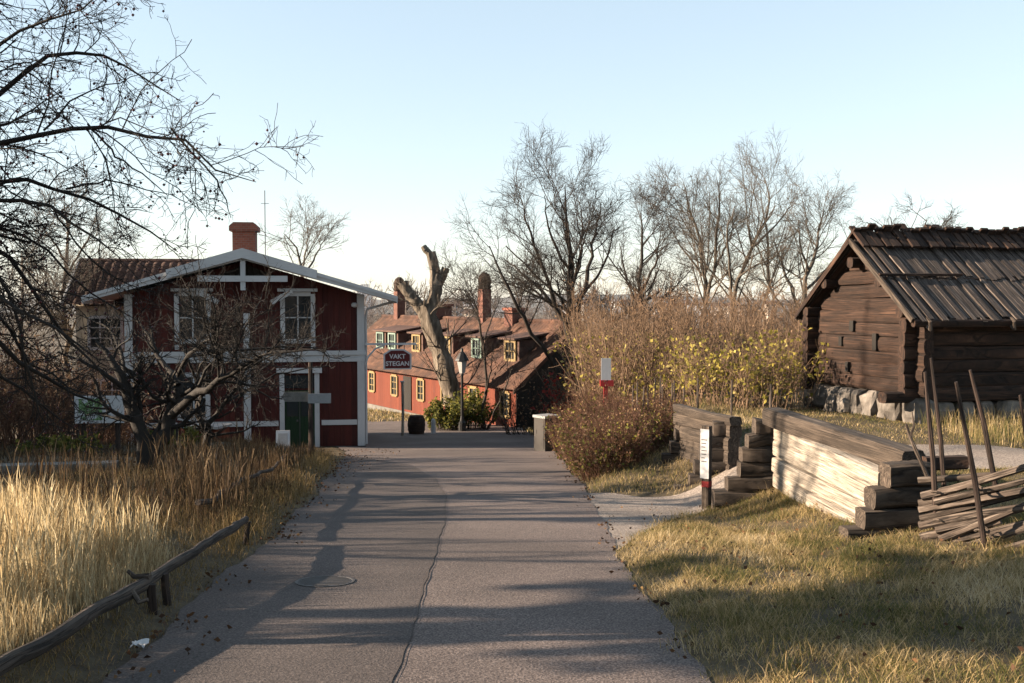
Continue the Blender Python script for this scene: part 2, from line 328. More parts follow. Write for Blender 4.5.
    def rock(s, c, sx, sy, sz, n=8, j=.2):
        rings = []
        for k in range(5):
            f = (-1, -.72, 0, .72, 1)[k]; q = (.62, .93, 1, .92, .6)[k]; ring = []
            for i in range(n):
                a = 2 * math.pi * i / n; ca, sa = math.cos(a), math.sin(a); qq = q * (1 + (random.random() - .5) * 2 * j)
                ring.append((c[0] + sx / 2 * qq * math.copysign(abs(ca) ** .5, ca), c[1] + sy / 2 * qq * math.copysign(abs(sa) ** .5, sa), c[2] + sz / 2 * f * (1 + (random.random() - .5) * j)))
            rings.append(ring)
        s.sections([[Vector(p) for p in r] for r in rings]); return s
    def build(s, name, m, parent=None, world=False, smooth=False):
        me = bpy.data.meshes.new(name); me.from_pydata(s.v, [], s.f)
        a = me.attributes.new('grain', 'FLOAT_VECTOR', 'POINT'); a.data.foreach_set('vector', [c for g in s.g for c in g])
        if smooth:
            me.polygons.foreach_set('use_smooth', [True] * len(me.polygons)); me.update(); me.set_sharp_from_angle(angle=R(38))
        me.update()
        return link(name, me, m, parent, world)
def rot2(v, a): return (v[0] * math.cos(a) - v[1] * math.sin(a), v[0] * math.sin(a) + v[1] * math.cos(a))

# ------------------------------------------------------------------ vectorised branches
def norm(a): return a / np.maximum(np.linalg.norm(a, axis=-1, keepdims=True), 1e-9)
def resample(pts, rad, K):
    pts = np.asarray(pts, float); d = np.r_[0, np.cumsum(np.linalg.norm(np.diff(pts, axis=0), axis=1))]; t = np.linspace(0, d[-1], K)
    q = np.stack([np.interp(t, d, pts[:, i]) for i in range(3)], 1)
    q2 = q.copy(); q2[1:-1] = (q[:-2] + 2 * q[1:-1] + q[2:]) / 4
    return q2, np.interp(t, d, rad)
def sprout(rg, Pp, Rp, n, t0, t1, ang, lenf, K=6, wob=.25, trop=.1, rmul=.6, rmin=.004, minlen=.05, maxlen=99):
    N, Kp = Pp.shape[:2]; m = N * n; _w = np.linalg.norm(np.diff(Pp, axis=1), axis=2).sum(1); idx = np.sort(rg.choice(N, size=m, p=_w / _w.sum()))
    t = rg.uniform(t0, t1, m); f = t * (Kp - 1); i = np.minimum(f.astype(int), Kp - 2); w = (f - i)[:, None]
    pos = Pp[idx, i] * (1 - w) + Pp[idx, i + 1] * w; tan = norm(Pp[idx, i + 1] - Pp[idx, i]); r = Rp[idx, i] * (1 - w[:, 0]) + Rp[idx, i + 1] * w[:, 0]
    perp = norm(np.cross(tan, rg.normal(size=(m, 3)))); a = rg.uniform(R(ang[0]), R(ang[1]), m)[:, None]
    d = norm(np.cos(a) * tan + np.sin(a) * perp)
    Lp = np.linalg.norm(np.diff(Pp, axis=1), axis=2).sum(1)[idx]
    ln = np.clip(Lp * lenf * rg.uniform(.55, 1.15, m) * (1.15 - .6 * t), minlen, maxlen); step = (ln / (K - 1))[:, None]
    pts = np.empty((m, K, 3)); pts[:, 0] = pos
    for k in range(1, K):
        d = norm(d + rg.normal(size=(m, 3)) * wob + np.array([0, 0, trop])); pts[:, k] = pts[:, k - 1] + d * step
    r0 = np.maximum(np.minimum(r * rmul, r), rmin); rad = r0[:, None] * np.linspace(1, .35, K)[None]
    return pts, np.maximum(rad, rmin * .7)
def tubes(Pp, Rp, S):
    N, K = Pp.shape[:2]; tan = np.empty_like(Pp); tan[:, 1:-1] = Pp[:, 2:] - Pp[:, :-2]; tan[:, 0] = Pp[:, 1] - Pp[:, 0]; tan[:, -1] = Pp[:, -1] - Pp[:, -2]; tan = norm(tan)
    ov = norm(Pp[:, -1] - Pp[:, 0]); ref = np.where(np.abs(ov[:, 2:3]) < .8, np.array([[.1, .05, 1.]]), np.array([[1., .1, .05]]))[:, None]
    u = norm(np.cross(tan, ref)); v = np.cross(tan, u); a = np.arange(S) * 2 * np.pi / S
    ring = Pp[:, :, None] + Rp[:, :, None, None] * (np.cos(a)[None, None, :, None] * u[:, :, None] + np.sin(a)[None, None, :, None] * v[:, :, None])
    b = (np.arange(N) * K * S)[:, None, None] + (np.arange(K - 1) * S)[None, :, None] + np.arange(S)[None, None]
    c = (np.arange(N) * K * S)[:, None, None] + (np.arange(K - 1) * S)[None, :, None] + ((np.arange(S) + 1) % S)[None, None]
    q = np.stack([b, c, c + S, b + S], -1).reshape(-1, 4)
    return ring.reshape(-1, 3), q
def tubes_many(lst):
    vs = []; fs = []; n = 0
    for Pp, Rp, S in lst:
        if len(Pp) == 0: continue
        v, q = tubes(Pp, Rp, S); vs.append(v); fs.append(q + n); n += len(v)
    return np.concatenate(vs), [np.concatenate(fs)]
def quads(c, size, rg, flat=0.0, aspect=1.5):
    n = len(c); a = norm(rg.normal(size=(n, 3)) * np.array([1, 1, 1 - flat])); b = norm(np.cross(a, rg.normal(size=(n, 3)) * np.array([1, 1, 1 - flat]) + 1e-6))
    s = np.asarray(size).reshape(-1, 1) * np.ones((n, 1)); up = np.cross(a, b) * s * .25
    v = np.stack([c - a * s * aspect / 2, c + b * s / 2 + up, c + a * s * aspect / 2, c - b * s / 2 + up], 1)
    return v.reshape(-1, 3), [np.arange(4 * n).reshape(n, 4)]
def blades(x, y, h, w, lean, rg, head=0.0, z=None):
    n = len(x); z = H(x, y) - .01 if z is None else z; az = rg.uniform(0, 2 * np.pi, n); fa = rg.uniform(0, np.pi, n)
    side = np.stack([np.cos(fa), np.sin(fa), np.zeros(n)], 1) * (w / 2)[:, None]; ld = np.stack([np.cos(az), np.sin(az), np.zeros(n)], 1)
    b = np.stack([x, y, z], 1); up = np.array([0, 0, 1.])
    l = (lean * h)[:, None]; hh = h[:, None]
    p1 = b + ld * l * .18 + up * hh * .42; p2 = b + ld * l * .55 + up * hh * .78; p3 = b + ld * l * 1.0 + up * hh * (1 - .25 * lean[:, None])
    hd = 1 + head
    v = np.stack([b - side, b + side, p1 - side * .8, p1 + side * .8, p2 - side * .55 * hd, p2 + side * .55 * hd, p3], 1).reshape(-1, 3)
    k = (np.arange(n) * 7)[:, None]
    return v, [np.concatenate([k + np.array([[0, 1, 3, 2]]), k + np.array([[2, 3, 5, 4]])]), k + np.array([[4, 5, 6]])]
def merge(lst):
    vs = []; by = {}; n = 0
    for v, fs in lst:
        vs.append(v)
        for f in fs: by.setdefault(f.shape[1], []).append(f + n)
        n += len(v)
    return np.concatenate(vs), [np.concatenate(f) for f in by.values()]
def stuff(name, vf, m, smooth=True): return kind(link(name, mesh_np(name, vf[0], vf[1], smooth), m), 'stuff')

# ------------------------------------------------------------------ light, sky
SUN = Vector((-1.0, -.06, .325)).normalized(); EL = math.asin(SUN.z); AZ = math.atan2(SUN.x, SUN.y)
w = bpy.data.worlds.new('World'); sc.world = w; w.use_nodes = True; WN, WL = w.node_tree.nodes, w.node_tree.links
sky = WN.new('ShaderNodeTexSky'); sky.sky_type = 'NISHITA'; sky.sun_disc = False; sky.sun_elevation = EL; sky.sun_rotation = AZ
sky.air_density = 1.0; sky.dust_density = .2; sky.ozone_density = 2.0; sky.altitude = 50
hs_ = WN.new('ShaderNodeHueSaturation'); hs_.inputs['Saturation'].default_value = .95; hs_.inputs['Hue'].default_value = .492; gm_ = WN.new('ShaderNodeGamma'); gm_.inputs['Gamma'].default_value = .5; WL.new(sky.outputs[0], hs_.inputs['Color']); WL.new(hs_.outputs[0], gm_.inputs[0]); WL.new(gm_.outputs[0], WN['Background'].inputs[0]); WN['Background'].inputs[1].default_value = .118
sd = bpy.data.lights.new('sun', 'SUN'); sd.energy = 5.0; sd.angle = R(.5); sd.color = (1, .80, .60); so = bpy.data.objects.new('sun', sd); COL.objects.link(so)
so.rotation_euler = SUN.to_track_quat('Z', 'Y').to_euler()
vs_ = sc.view_settings; vs_.view_transform = 'Standard'; vs_.look = 'None'; vs_.exposure = 2.12; vs_.gamma = 1; vs_.use_curve_mapping = False

# ------------------------------------------------------------------ setting: ground, road, path
def axis(lo, hi, step, far0, far1, n=34):
    mid = np.arange(lo, hi, step); a = lo - np.geomspace(step, lo - far0, n)[::-1]; b = hi + np.geomspace(step, far1 - hi, n) - step
    return np.unique(np.r_[a, mid, b])
gx = axis(-13, 13, .14, -5000, 5000); gy = axis(-6, 48, .17, -60, 6000)
X, Y = np.meshgrid(gx, gy); Z = H(X, Y) - .09 * np.maximum(road_mask(X, Y), path_mask(X, Y))
def grid_faces(ny, nx):
    i = np.arange(ny * nx).reshape(ny, nx); return np.stack([i[:-1, :-1], i[:-1, 1:], i[1:, 1:], i[1:, :-1]], -1).reshape(-1, 4)
kind(link('ground', mesh_np('ground', np.stack([X, Y, Z], -1).reshape(-1, 3), [grid_faces(*X.shape)]), M['earth']), 'structure')
def strip(name, m, ys, left, right, dz, nx=30, edge=None):
    t = np.linspace(0, 1, nx)[None]; L = left[:, None]; Rr = right[:, None]; X = L + (Rr - L) * t; Y = np.repeat(ys[:, None], nx, 1)
    Z = H(X, Y) + dz
    return kind(link(name, mesh_np(name, np.stack([X, Y, Z], -1).reshape(-1, 3), [grid_faces(*X.shape)]), m), 'structure')
ys = np.arange(-40, 46, .16)
strip('road', M['road'], ys, xl(ys) - .03, xr(ys) + .03, .010)
xs = np.arange(.92, 21.5, .12)
def strip_y(name, m, xs, lo, hi, dz, ny=24):
    t = np.linspace(0, 1, ny)[:, None]; Y = lo[None] + (hi - lo)[None] * t; X = np.repeat(xs[None], ny, 0); Z = H(X, Y) + dz
    return kind(link(name, mesh_np(name, np.stack([X, Y, Z], -1).reshape(-1, 3), [grid_faces(*X.shape)]), m), 'structure')
strip_y('gravel_path', M['gravel'], xs, np.interp(xs, PL[:, 0], PL[:, 1]) + .05 * np.sin(xs * 4), np.interp(xs, PU[:, 0], PU[:, 1]) + .05 * np.sin(xs * 5), .005)
SY = [-10, 3, 5.55, 7.1, 9.1, 11.9, 15.2, 18.8, 22.5, 25.5]; SX = [-.5, -.6, -.65, -.69, -.75, -.82, -1.0, -1.45, -2.3, -4.0]
def seam(y): return np.interp(y, SY, SX) + .012 * np.sin(np.asarray(y) * 2.1) + .006 * np.sin(np.asarray(y) * 9)
ys2 = np.arange(-8, 25.4, .14)
strip('road_patch', M['patch'], ys2, xl(ys2) - .03, np.maximum(seam(ys2), xl(ys2) + .16), .015)
ysc = np.arange(-6, 19, .1)
wd = .002 + .007 * np.clip(np.sin(ysc * 1.7) * np.sin(ysc * .8 + 1), 0, 1) + .004 * rng.random(len(ysc))
strip('road_seam', M['crack'], ysc, seam(ysc) - wd * .5, seam(ysc) + wd, .020, nx=3)
# city hills on the horizon
hx = np.linspace(-4200, 4200, 160); hv = []
for k, (yy, f) in enumerate(((2400, 0), (2700, .55), (3000, 1), (3600, 1.0), (4300, .3))):
    hh = -40 + f * (44 + 9 * np.sin(hx * .0021 + 1) + 6 * np.sin(hx * .0057) + 2.5 * np.sin(hx * .021) + rng.normal(size=len(hx)) * .9)
    hv.append(np.stack([hx, np.full_like(hx, yy) + 0, hh], 1))
kind(link('hills', mesh_np('hills', np.concatenate(hv), [grid_faces(5, 160)]), M['hill']), 'structure')

# ------------------------------------------------------------------ shared building pieces
def window(root, x0, x1, z0, z1, y, fm, fw=.09, depth=.07, cols=2, rows=3, pane_m=None, out=-1, label=None):
    m = MB(); yo = y + out * depth / 2
    m.bar((x0, yo, (z0 + z1) / 2 - (z1 - z0) / 2), (x0, yo, z1), fw, depth, up=(0, 1, 0)); m.bar((x1, yo, z0), (x1, yo, z1), fw, depth, up=(0, 1, 0))
    m.bar((x0 + fw / 2, yo + .003, z0), (x1 - fw / 2, yo + .003, z0), depth, fw); m.bar((x0 + fw / 2, yo + .003, z1), (x1 - fw / 2, yo + .003, z1), depth, fw)
    for c in range(1, cols): xx = x0 + (x1 - x0) * c / cols; m.bar((xx, y + out * .025, z0 + fw / 2), (xx, y + out * .025, z1 - fw / 2), .04, .03, up=(0, 1, 0))
    for r in range(1, rows): zz = z0 + (z1 - z0) * r / rows; m.bar((x0 + fw / 2, y + out * .022, zz), (x1 - fw / 2, y + out * .022, zz), .026, .035)
    f = m.build('window', fm, root)
    g = MB(); g.box(x0 + fw / 2 - .004, x1 - fw / 2 + .004, min(y, y + out * .01), max(y, y + out * .01), z0 + fw / 2 - .004, z1 - fw / 2 + .004); g.build('pane', pane_m or M['glass'], f)
    return f
def tile_roof(o, u, v, nu, nv, nrm, per=.24, amp=.035, row=.36, step=.03):
    """corrugated pantiles: o corner at the ridge, u along the ridge, v down the slope"""
    o, u, v, nrm = (np.array(a, float) for a in (o, u, v, nrm)); Lu = np.linalg.norm(u); Lv = np.linalg.norm(v); u = u / Lu; v = v / Lv; nrm = nrm / np.linalg.norm(nrm)
    a = np.arange(0, Lu + 1e-6, per / 6); rows = []; b = 0
    while b < Lv: e = min(b + row, Lv); rows += [(b, 0), (e, 1)]; b = e
    vs = []
    for (bb, top) in rows:
        hgt = amp * np.abs(np.sin(a * np.pi / per)) ** .8 + step * (1.0 if top else 0.0) + rng.normal(size=len(a)) * .002
        vs.append(o[None] + a[:, None] * u[None] + bb * v[None] + hgt[:, None] * nrm[None])
    return np.concatenate(vs), [grid_faces(len(rows), len(a))]

# ------------------------------------------------------------------ red gabled house on the left
RC = ground(364, 30.0); RC[2] = -2.84
hang = math.atan2(.148, .989); W1 = 6.85
hl = RC - np.array([.989, .148, 0]) * W1
h1 = thing('gabled_house', 'dark red two storey house with white trim and broad white gable boards', 'house', hl, hang)
EZ, RZ, DEP = 4.42, 5.72, 8.5; CX = W1 / 2
sl = (RZ - EZ) / (CX + .95)
wz = lambda x: RZ - .12 - abs(x - CX) * sl
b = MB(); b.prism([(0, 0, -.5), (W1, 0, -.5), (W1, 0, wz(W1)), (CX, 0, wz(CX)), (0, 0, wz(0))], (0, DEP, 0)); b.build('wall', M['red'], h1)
# roof slabs with overhang, white bargeboards and soffits
OV = .75
rf = MB()
for s in (-1, 1):
    ex = CX + s * (CX + .95)
    rf.prism([(CX, -OV, RZ), (ex, -OV, EZ), (ex, -OV, EZ + .1), (CX, -OV, RZ + .1)], (0, DEP + OV + .5, 0))
roof1 = rf.build('roof', M['greymetal'], h1)
for s in (-1, 1):
    bb = MB(); ex = CX + s * (CX + .98)
    bb.prism([(CX, -OV - .05, RZ + .125), (ex, -OV - .05, EZ + .115), (ex, -OV - .05, EZ - .04), (CX, -OV - .05, RZ - .13)], (0, .045, 0))
    bb.prism([(CX, -OV - .09, RZ + .14), (ex, -OV - .09, EZ + .13), (ex, -OV - .09, EZ + .04), (CX, -OV - .09, RZ + .03)], (0, .037, 0))
    # second, outer board round the upper half
    mx = CX + s * 2.1; mz = RZ - 2.1 * sl
    bb.prism([(CX, -OV - .19, RZ + .20), (mx, -OV - .19, mz + .20), (mx - s * .02, -OV - .19, mz - .05), (CX, -OV - .19, RZ - .08)], (0, .095, 0))
    bb.build('bargeboard', M['white'], h1)
    fa = MB(); fa.box(min(ex, ex - s * .04), max(ex, ex - s * .04), -OV, DEP + .5, EZ - .08, EZ - .005); fa.build('fascia', M['white'], h1)
gt = MB(); gt.bar((CX - 1.25, -OV - .06, RZ - .67), (CX + 1.25, -OV - .06, RZ - .67), .08, .17); gt.bar((CX, -OV - .045, RZ - 1.0), (CX, -OV - .045, RZ - .15), .14, .05, up=(0, 1, 0))
for s in (-1, 1): gt.bar((CX + s * .75, -.35, RZ - 1.35), (CX + s * 1.35, -.35, RZ - 1.02), .06, .14)
gt.build('gable_truss', M['white'], h1)
gp = MB(); gp.prism([(CX - 1.2, -.06, RZ - .72), (CX + 1.2, -.06, RZ - .72), (CX, -.06, RZ - .22)], (0, .05, 0)); gp.build('gable_panel', M['darkboard'], h1)
for x in (-.015, W1 - .205):
    c = MB(); c.box(x, x + .22, -.045, -.003, -.4, wz(max(0, min(W1, x + .1))) - .0); c.build('corner_board', M['white'], h1)
c = MB(); c.box(CX - .1, CX + .1, -.05, -.003, -.4, 2.56); c.build('centre_board', M['white'], h1)
c = MB(); c.box(CX - .09, CX + .09, -.05, -.003, 3.0, 4.05); c.build('centre_board', M['white'], h1)
c = MB(); c.box(-.05, W1 + .05, -.07, -.004, 2.80, 2.93); c.box(-.03, W1 + .03, -.058, -.004, 2.6, 2.71); c.box(-.03, W1 + .03, -.03, -.004, 2.713, 2.797); c.build('belt_board', M['white'], h1)
for a, z in ((.22, 1.42), (2.42, CX - .12), (CX + .12, 4.32), (5.58, W1 - .22)):
    c = MB(); c.box(a, z, -.04, -.004, .70, .85); c.build('dado_rail', M['white'], h1)
c = MB(); c.box(-.04, W1 + .04, -.06, -.003, -.5, .06); c.build('plinth', M['darkboard'], h1)
for x0, x1 in ((1.45, 2.35), (4.47, 5.35)):
    f = window(h1, x0, x1, 3.22, 4.62, -.006, M['white'], fw=.13, cols=2, rows=2)
    hd = MB(); hd.box(x0 - .14, x1 + .14, -.16, -.005, 4.69, 4.78); hd.build('hood', M['white'], f)
    for xx in (x0, x1): a_ = MB(); a_.box(xx - .06, xx + .06, -.085, -.079, 2.99, 3.15); a_.build('apron_board', M['white'], f)
f = window(h1, 1.5, 2.3, .92, 2.25, -.006, M['white'], fw=.13, cols=2, rows=2)
# door with panes
d = MB(); d.box(4.5, 5.38, -.03, -.004, .05, 1.75); door = d.build('door', M['greenpaint'], h1)
for xa in (4.56, 4.98):
    p = MB(); p.box(xa, xa + .34, -.042, -.031, .98, 1.6); p.build('pane', M['sign'] if False else M['glass'], door)
p = MB(); p.box(4.52, 5.36, -.035, -.005, 1.82, 2.2); p.build('transom_pane', M['glass'], door)
p = MB(); p.box(4.93, 4.95, -.055, -.031, .1, 1.7); p.lathe((4.87, -.06, .85), [(.025, -.03), (.03, 0), (.025, .03)], 8); p.build('handle', M['iron'], door)
c = MB(); c.box(4.36, 4.5, -.07, -.004, 0, 2.27); c.box(5.38, 5.52, -.07, -.004, 0, 2.27); c.box(4.28, 5.6, -.12, -.004, 2.27, 2.42); c.build('door_frame', M['white'], h1)
c = MB(); c.box(4.2, 5.7, -.75, -.065, -.4, .0); c.build('door_step', M['concrete'], h1)
# chimney and mast
ch = MB(); ch.box(CX - .58, CX + .10, 1.6, 2.3, RZ - .3, RZ + .85); chim = ch.build('chimney', M['brick'], h1)
c = MB(); c.box(CX - .67, CX + .19, 1.51, 2.39, RZ + .852, RZ + 1.0); c.prism([(CX - .67, 1.51, RZ + 1.002), (CX + .19, 1.51, RZ + 1.002), (CX + .06, 1.51, RZ + 1.12), (CX - .54, 1.51, RZ + 1.12)], (0, .88, 0)); c.build('cap', M['brick'], chim)
c = MB(); c.tube([(CX + .42, 1.5, RZ), (CX + .42, 1.5, RZ + 2.1)], .014, 6); c.tube([(CX + .3, 1.5, RZ + 1.7), (CX + .54, 1.5, RZ + 1.7)], .008, 4); c.build('antenna', M['iron'], h1)
# rear wing with dark pantiles
wx0, wx1, wy0, wym, wy1 = -2.45, -.001, 2.6, 4.7, 6.8; WR, WE = 5.72, 4.25
c = MB(); c.prism([(wx0 + .3, wy0 + .35, -.5), (wx0 + .3, wy1 - .35, -.5), (wx0 + .3, wy1 - .35, WE), (wx0 + .3, wym, WR - .12), (wx0 + .3, wy0 + .35, WE)], (wx1 - wx0 - .3, 0, 0)); c.build('wing_wall', M['cream'], h1)
lv = ((wym - wy0), (WE - WR)); nl = (0, -(WR - WE), (wym - wy0))
vf = tile_roof((wx0, wym, WR), (5.9, 0, 0), (0, wy0 - wym, WE - WR), 0, 0, (0, -(WR - WE), wym - wy0), per=.26, amp=.05)
link('wing_roof', mesh_np('wing_roof', vf[0], vf[1]), M['tiledark'], h1)
vf = tile_roof((wx0 + 5.9, wym, WR), (-5.9, 0, 0), (0, wy1 - wym, WE - WR), 0, 0, (0, WR - WE, wym - wy0), per=.26, amp=.05)
link('wing_roof', mesh_np('wing_roof', vf[0], vf[1]), M['tiledark'], h1)
c = MB(); c.prism([(wx0 - .06, wy0 - .06, WE - .12), (wx0 - .06, wym, WR - .12), (wx0 - .06, wy1 + .06, WE - .12), (wx0 - .06, wy1 + .06, WE + .08), (wx0 - .06, wym, WR + .1), (wx0 - .06, wy0 - .06, WE + .08)], (.055, 0, 0)); c.build('wing_bargeboard', M['white'], h1)
c = MB(); c.tube([(wx0, wym, WR + .02), (wx0 + 5.9, wym, WR + .02)], .09, 8); c.build('wing_ridge', M['tiledark'], h1)
window(h1, -1.75, -.75, 2.9, 3.9, wy0 + .345, M['white'], cols=3, rows=3)
window(h1, -1.75, -.75, .9, 1.9, wy0 + .345, M['white'], cols=3, rows=3)
# bracket on the right corner, sign hanging from it
bk = MB(); bk.bar((W1 + .01, -.1, 3.12), (W1 + 1.55, -.1, 3.12), .05, .06); bk.tube([(W1 + .03, -.1, 2.5), (W1 + .12, -.1, 2.75), (W1 + .33, -.1, 2.98), (W1 + .62, -.1, 3.09)], .028, 6); bk.build('bracket', M['white'], h1)
dp = MB(); dp.tube([(W1 + .93, .1, EZ - .02), (W1 + .1, .06, EZ - .25), (W1 + .05, .05, EZ - .5), (W1 + .05, .05, .1)], .04, 8); dp.build('downpipe', M['white'], h1)
le = MB(); le.lathe((W1 - .28, -.12, 4.28), [(.03, -.06), (.09, -.03), (.1, .03), (.05, .08)], 10); le.build('wall_light', M['white'], h1)

def text_mesh(s, size, font_extr=.004):
    cu = bpy.data.curves.new('lettering', 'FONT'); cu.body = s; cu.size = size; cu.extrude = font_extr; cu.align_x = 'CENTER'; cu.align_y = 'CENTER'; cu.offset = .004
    o = bpy.data.objects.new('tmp_text', cu); COL.objects.link(o); bpy.context.view_layer.update()
    me = bpy.data.meshes.new_from_object(o.evaluated_get(bpy.context.evaluated_depsgraph_get())); bpy.data.objects.remove(o); bpy.data.curves.remove(cu)
    me.materials.clear(); return me
sp = P(397.5, 360, 29.3)
sg = thing('hanging_sign', 'maroon hexagon topped house sign lettered VAKT STEGAN with white border', 'sign', sp, hang)
hx_ = [(-.41, 0, -.28), (.41, 0, -.28), (.41, 0, .18), (.2, 0, .32), (-.2, 0, .32), (-.41, 0, .18)]
b = MB(); b.prism(hx_, (0, .05, 0)); b.build('board', M['white'], sg)
b = MB(); b.prism([(x * .88, -.012, z * .86 + .002) for x, y, z in hx_], (0, .01, 0)); b.build('face', M['maroon'], sg)
for s_, z_, w_ in (('VAKT', .10, 1.0), ('STEGAN', -.11, 1.0)):
    me = text_mesh(s_, .185); me.transform(Matrix.Translation((0, -.018, z_)) @ Matrix.Rotation(math.pi / 2, 4, 'X')); link('lettering', me, M['sign'], sg)
b = MB()
for x in (-.2, .2): b = MB(); b.tube([(x, .02, .31), (x, .02, .44)], .012, 6); b.build('hanger', M['iron'], sg)
gp_ = ground(402, 36)
pw = thing('wooden_post', 'thin pale wooden post beyond the hanging sign', 'post', gp_)
b = MB(); b.tube([(0, 0, -.2), (.02, 0, .9), (0, 0, 1.95)], [.055, .05, .048], 8); b.build('shaft', M['palewood'], pw); b = MB(); b.box(-.07, .07, -.07, .07, 1.95, 2.0); b.build('cap', M['white'], pw)

# ------------------------------------------------------------------ long red house beyond the road
A2 = np.array([.2, 42.0]); ex2 = np.array([.524, -.852]); ex2 /= np.linalg.norm(ex2); LEN = 20.0
B2 = A2 - ex2 * LEN; ang2 = math.atan2(ex2[1], ex2[0]); z2 = -4.4
h2 = thing('long_red_house', 'long bright red house with tiled roof, dormers and yellow framed windows', 'house', (B2[0], B2[1], z2), ang2)
WID = 6.0; E2, R2 = 2.5, 5.0
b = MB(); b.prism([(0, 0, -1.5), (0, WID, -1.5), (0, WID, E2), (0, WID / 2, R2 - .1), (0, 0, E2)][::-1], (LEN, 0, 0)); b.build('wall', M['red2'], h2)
b = MB(); b.prism([(LEN + .004, -.04, -1.4), (LEN + .004, WID, -1.4), (LEN + .004, WID, E2 - .02), (LEN + .004, WID / 2, R2 - .14), (LEN + .004, -.04, E2 - .02)], (.03, 0, 0)); b.build('gable_shade_sheet', M['darkboard'], h2)  # dark sheet over the red gable end, its shade put into the colour
b = MB(); b.box(-.03, LEN + .03, -.06, -.002, -1.5, .28); b.build('plinth', M['concrete'], h2)
b = MB(); b.box(-.03, LEN + .03, -.07, -.003, E2 - .2, E2 - .05); b.build('eaves_board', M['pinkplaster'], h2)
OE = .35; k2 = (R2 - E2) / (WID / 2)
vf = tile_roof((LEN + .3, WID / 2, R2), (-LEN - .6, 0, 0), (0, -WID / 2 - OE, -(R2 - E2) - OE * k2), 0, 0, (0, -k2, 1), per=.24, amp=.045)
link('roof', mesh_np('roof', vf[0], vf[1]), M['tile'], h2)
vf = tile_roof((-.3, WID / 2, R2), (LEN + .6, 0, 0), (0, WID / 2 + OE, -(R2 - E2) - OE * k2), 0, 0, (0, k2, 1), per=.24, amp=.045)
link('roof', mesh_np('roof', vf[0], vf[1]), M['tile'], h2)
b = MB(); b.tube([(-.3, WID / 2, R2 + .03), (LEN + .3, WID / 2, R2 + .03)], .11, 8); b.build('ridge_tiles', M['tile'], h2)
b = MB(); b.prism([(LEN + .29, -OE, E2 - OE * k2 - .16), (LEN + .29, WID / 2, R2 - .16), (LEN + .29, WID + OE, E2 - OE * k2 - .16), (LEN + .29, WID + OE, E2 - OE * k2 + .03), (LEN + .29, WID / 2, R2 + .04), (LEN + .29, -OE, E2 - OE * k2 + .03)], (.05, 0, 0)); b.build('bargeboard', M['tile'], h2)
for x in (19.1, 16.35, 13.6, 11.0, 7.9, 5.0, 2.2): window(h2, x - .36, x + .36, 1.0, 2.05, -.006, M['yellow'], fw=.12, cols=2, rows=3)
window(h2, 19.86, 19.98, 1.2, 1.21, -.006, M['yellow']) if False else None
b = MB(); b.box(9.0, 9.9, -.05, -.004, .4, 2.1); dr = b.build('door', M['darkboard'], h2)
def dormer(x, w, fm, cols):
    y0 = .95; zb = E2 + y0 * k2 - .05; zt = zb + 1.0; yb = (zt + .1 - E2) / k2
    d = MB(); d.prism([(x - w / 2, y0, zb - .1), (x + w / 2, y0, zb - .1), (x + w / 2, y0, zt), (x - w / 2, y0, zt)], (0, yb - y0 + .4, 0)); do = d.build('dormer', M['tiledark'], h2)
    r = MB(); r.prism([(x - w / 2 - .15, y0 - .2, zt + .004), (x - w / 2 - .15, y0 - .2, zt + .08), (x - w / 2 - .15, yb + .6, zt + .38), (x - w / 2 - .15, yb + .6, zt + .304)][::-1], (w + .3, 0, 0)); r.build('dormer_roof', M['tiledark'], do)
    f = MB(); g = MB(); f.bar((x - .42, y0 - .04, zb + .06), (x - .42, y0 - .04, zt - .02), .12, .08, up=(0, 1, 0)); f.bar((x + .42, y0 - .04, zb + .06), (x + .42, y0 - .04, zt - .02), .12, .08, up=(0, 1, 0))
    f.bar((x - .36, y0 - .043, zb + .1), (x + .36, y0 - .043, zb + .1), .08, .12); f.bar((x - .36, y0 - .043, zt - .06), (x + .36, y0 - .043, zt - .06), .08, .12)
    for c in range(1, cols): f.bar((x - .36 + .72 * c / cols, y0 - .03, zb + .12), (x - .36 + .72 * c / cols, y0 - .03, zt - .1), .04, .03, up=(0, 1, 0))
    f.bar((x - .36, y0 - .027, (zb + zt) / 2), (x + .36, y0 - .027, (zb + zt) / 2), .026, .04)
    f.build('frame', fm, do); g.box(x - .37, x + .37, y0 - .012, y0 - .002, zb + .1, zt - .05); g.build('pane', M['glass'], do)
for x, fm in ((18.0, 'yellow'), (15.0, 'paleg'), (11.9, 'yellow'), (8.6, 'yellow'), (5.6, 'paleg'), (4.0, 'paleg')): dormer(x, 1.35, M[fm], 3)
def chimney(x, h, w, ornate):
    c = MB(); c.box(x - w / 2, x + w / 2, WID / 2 - w / 2, WID / 2 + w / 2, R2 - .5, R2 + h); co = c.build('chimney', M['pinkplaster'], h2)
    k = MB()
    if ornate:
        k.lathe((x, WID / 2, R2 + h), [(w * .55, 0), (w * .72, .06), (w * .74, .14), (w * .6, .18), (w * .68, .3), (w * .66, .52), (w * .5, .72), (w * .2, .84)], 9)
    else: k.box(x - w / 2 - .08, x + w / 2 + .08, WID / 2 - w / 2 - .08, WID / 2 + w / 2 + .08, R2 + h + .002, R2 + h + .14)
    k.build('cap', M['brownwood'] if ornate else M['brick'], co)
chimney(15.0, .5, .75, False); chimney(12.1, 1.55, .5, True); chimney(6.9, .65, 1.2, False); chimney(2.1, 1.5, .5, True)

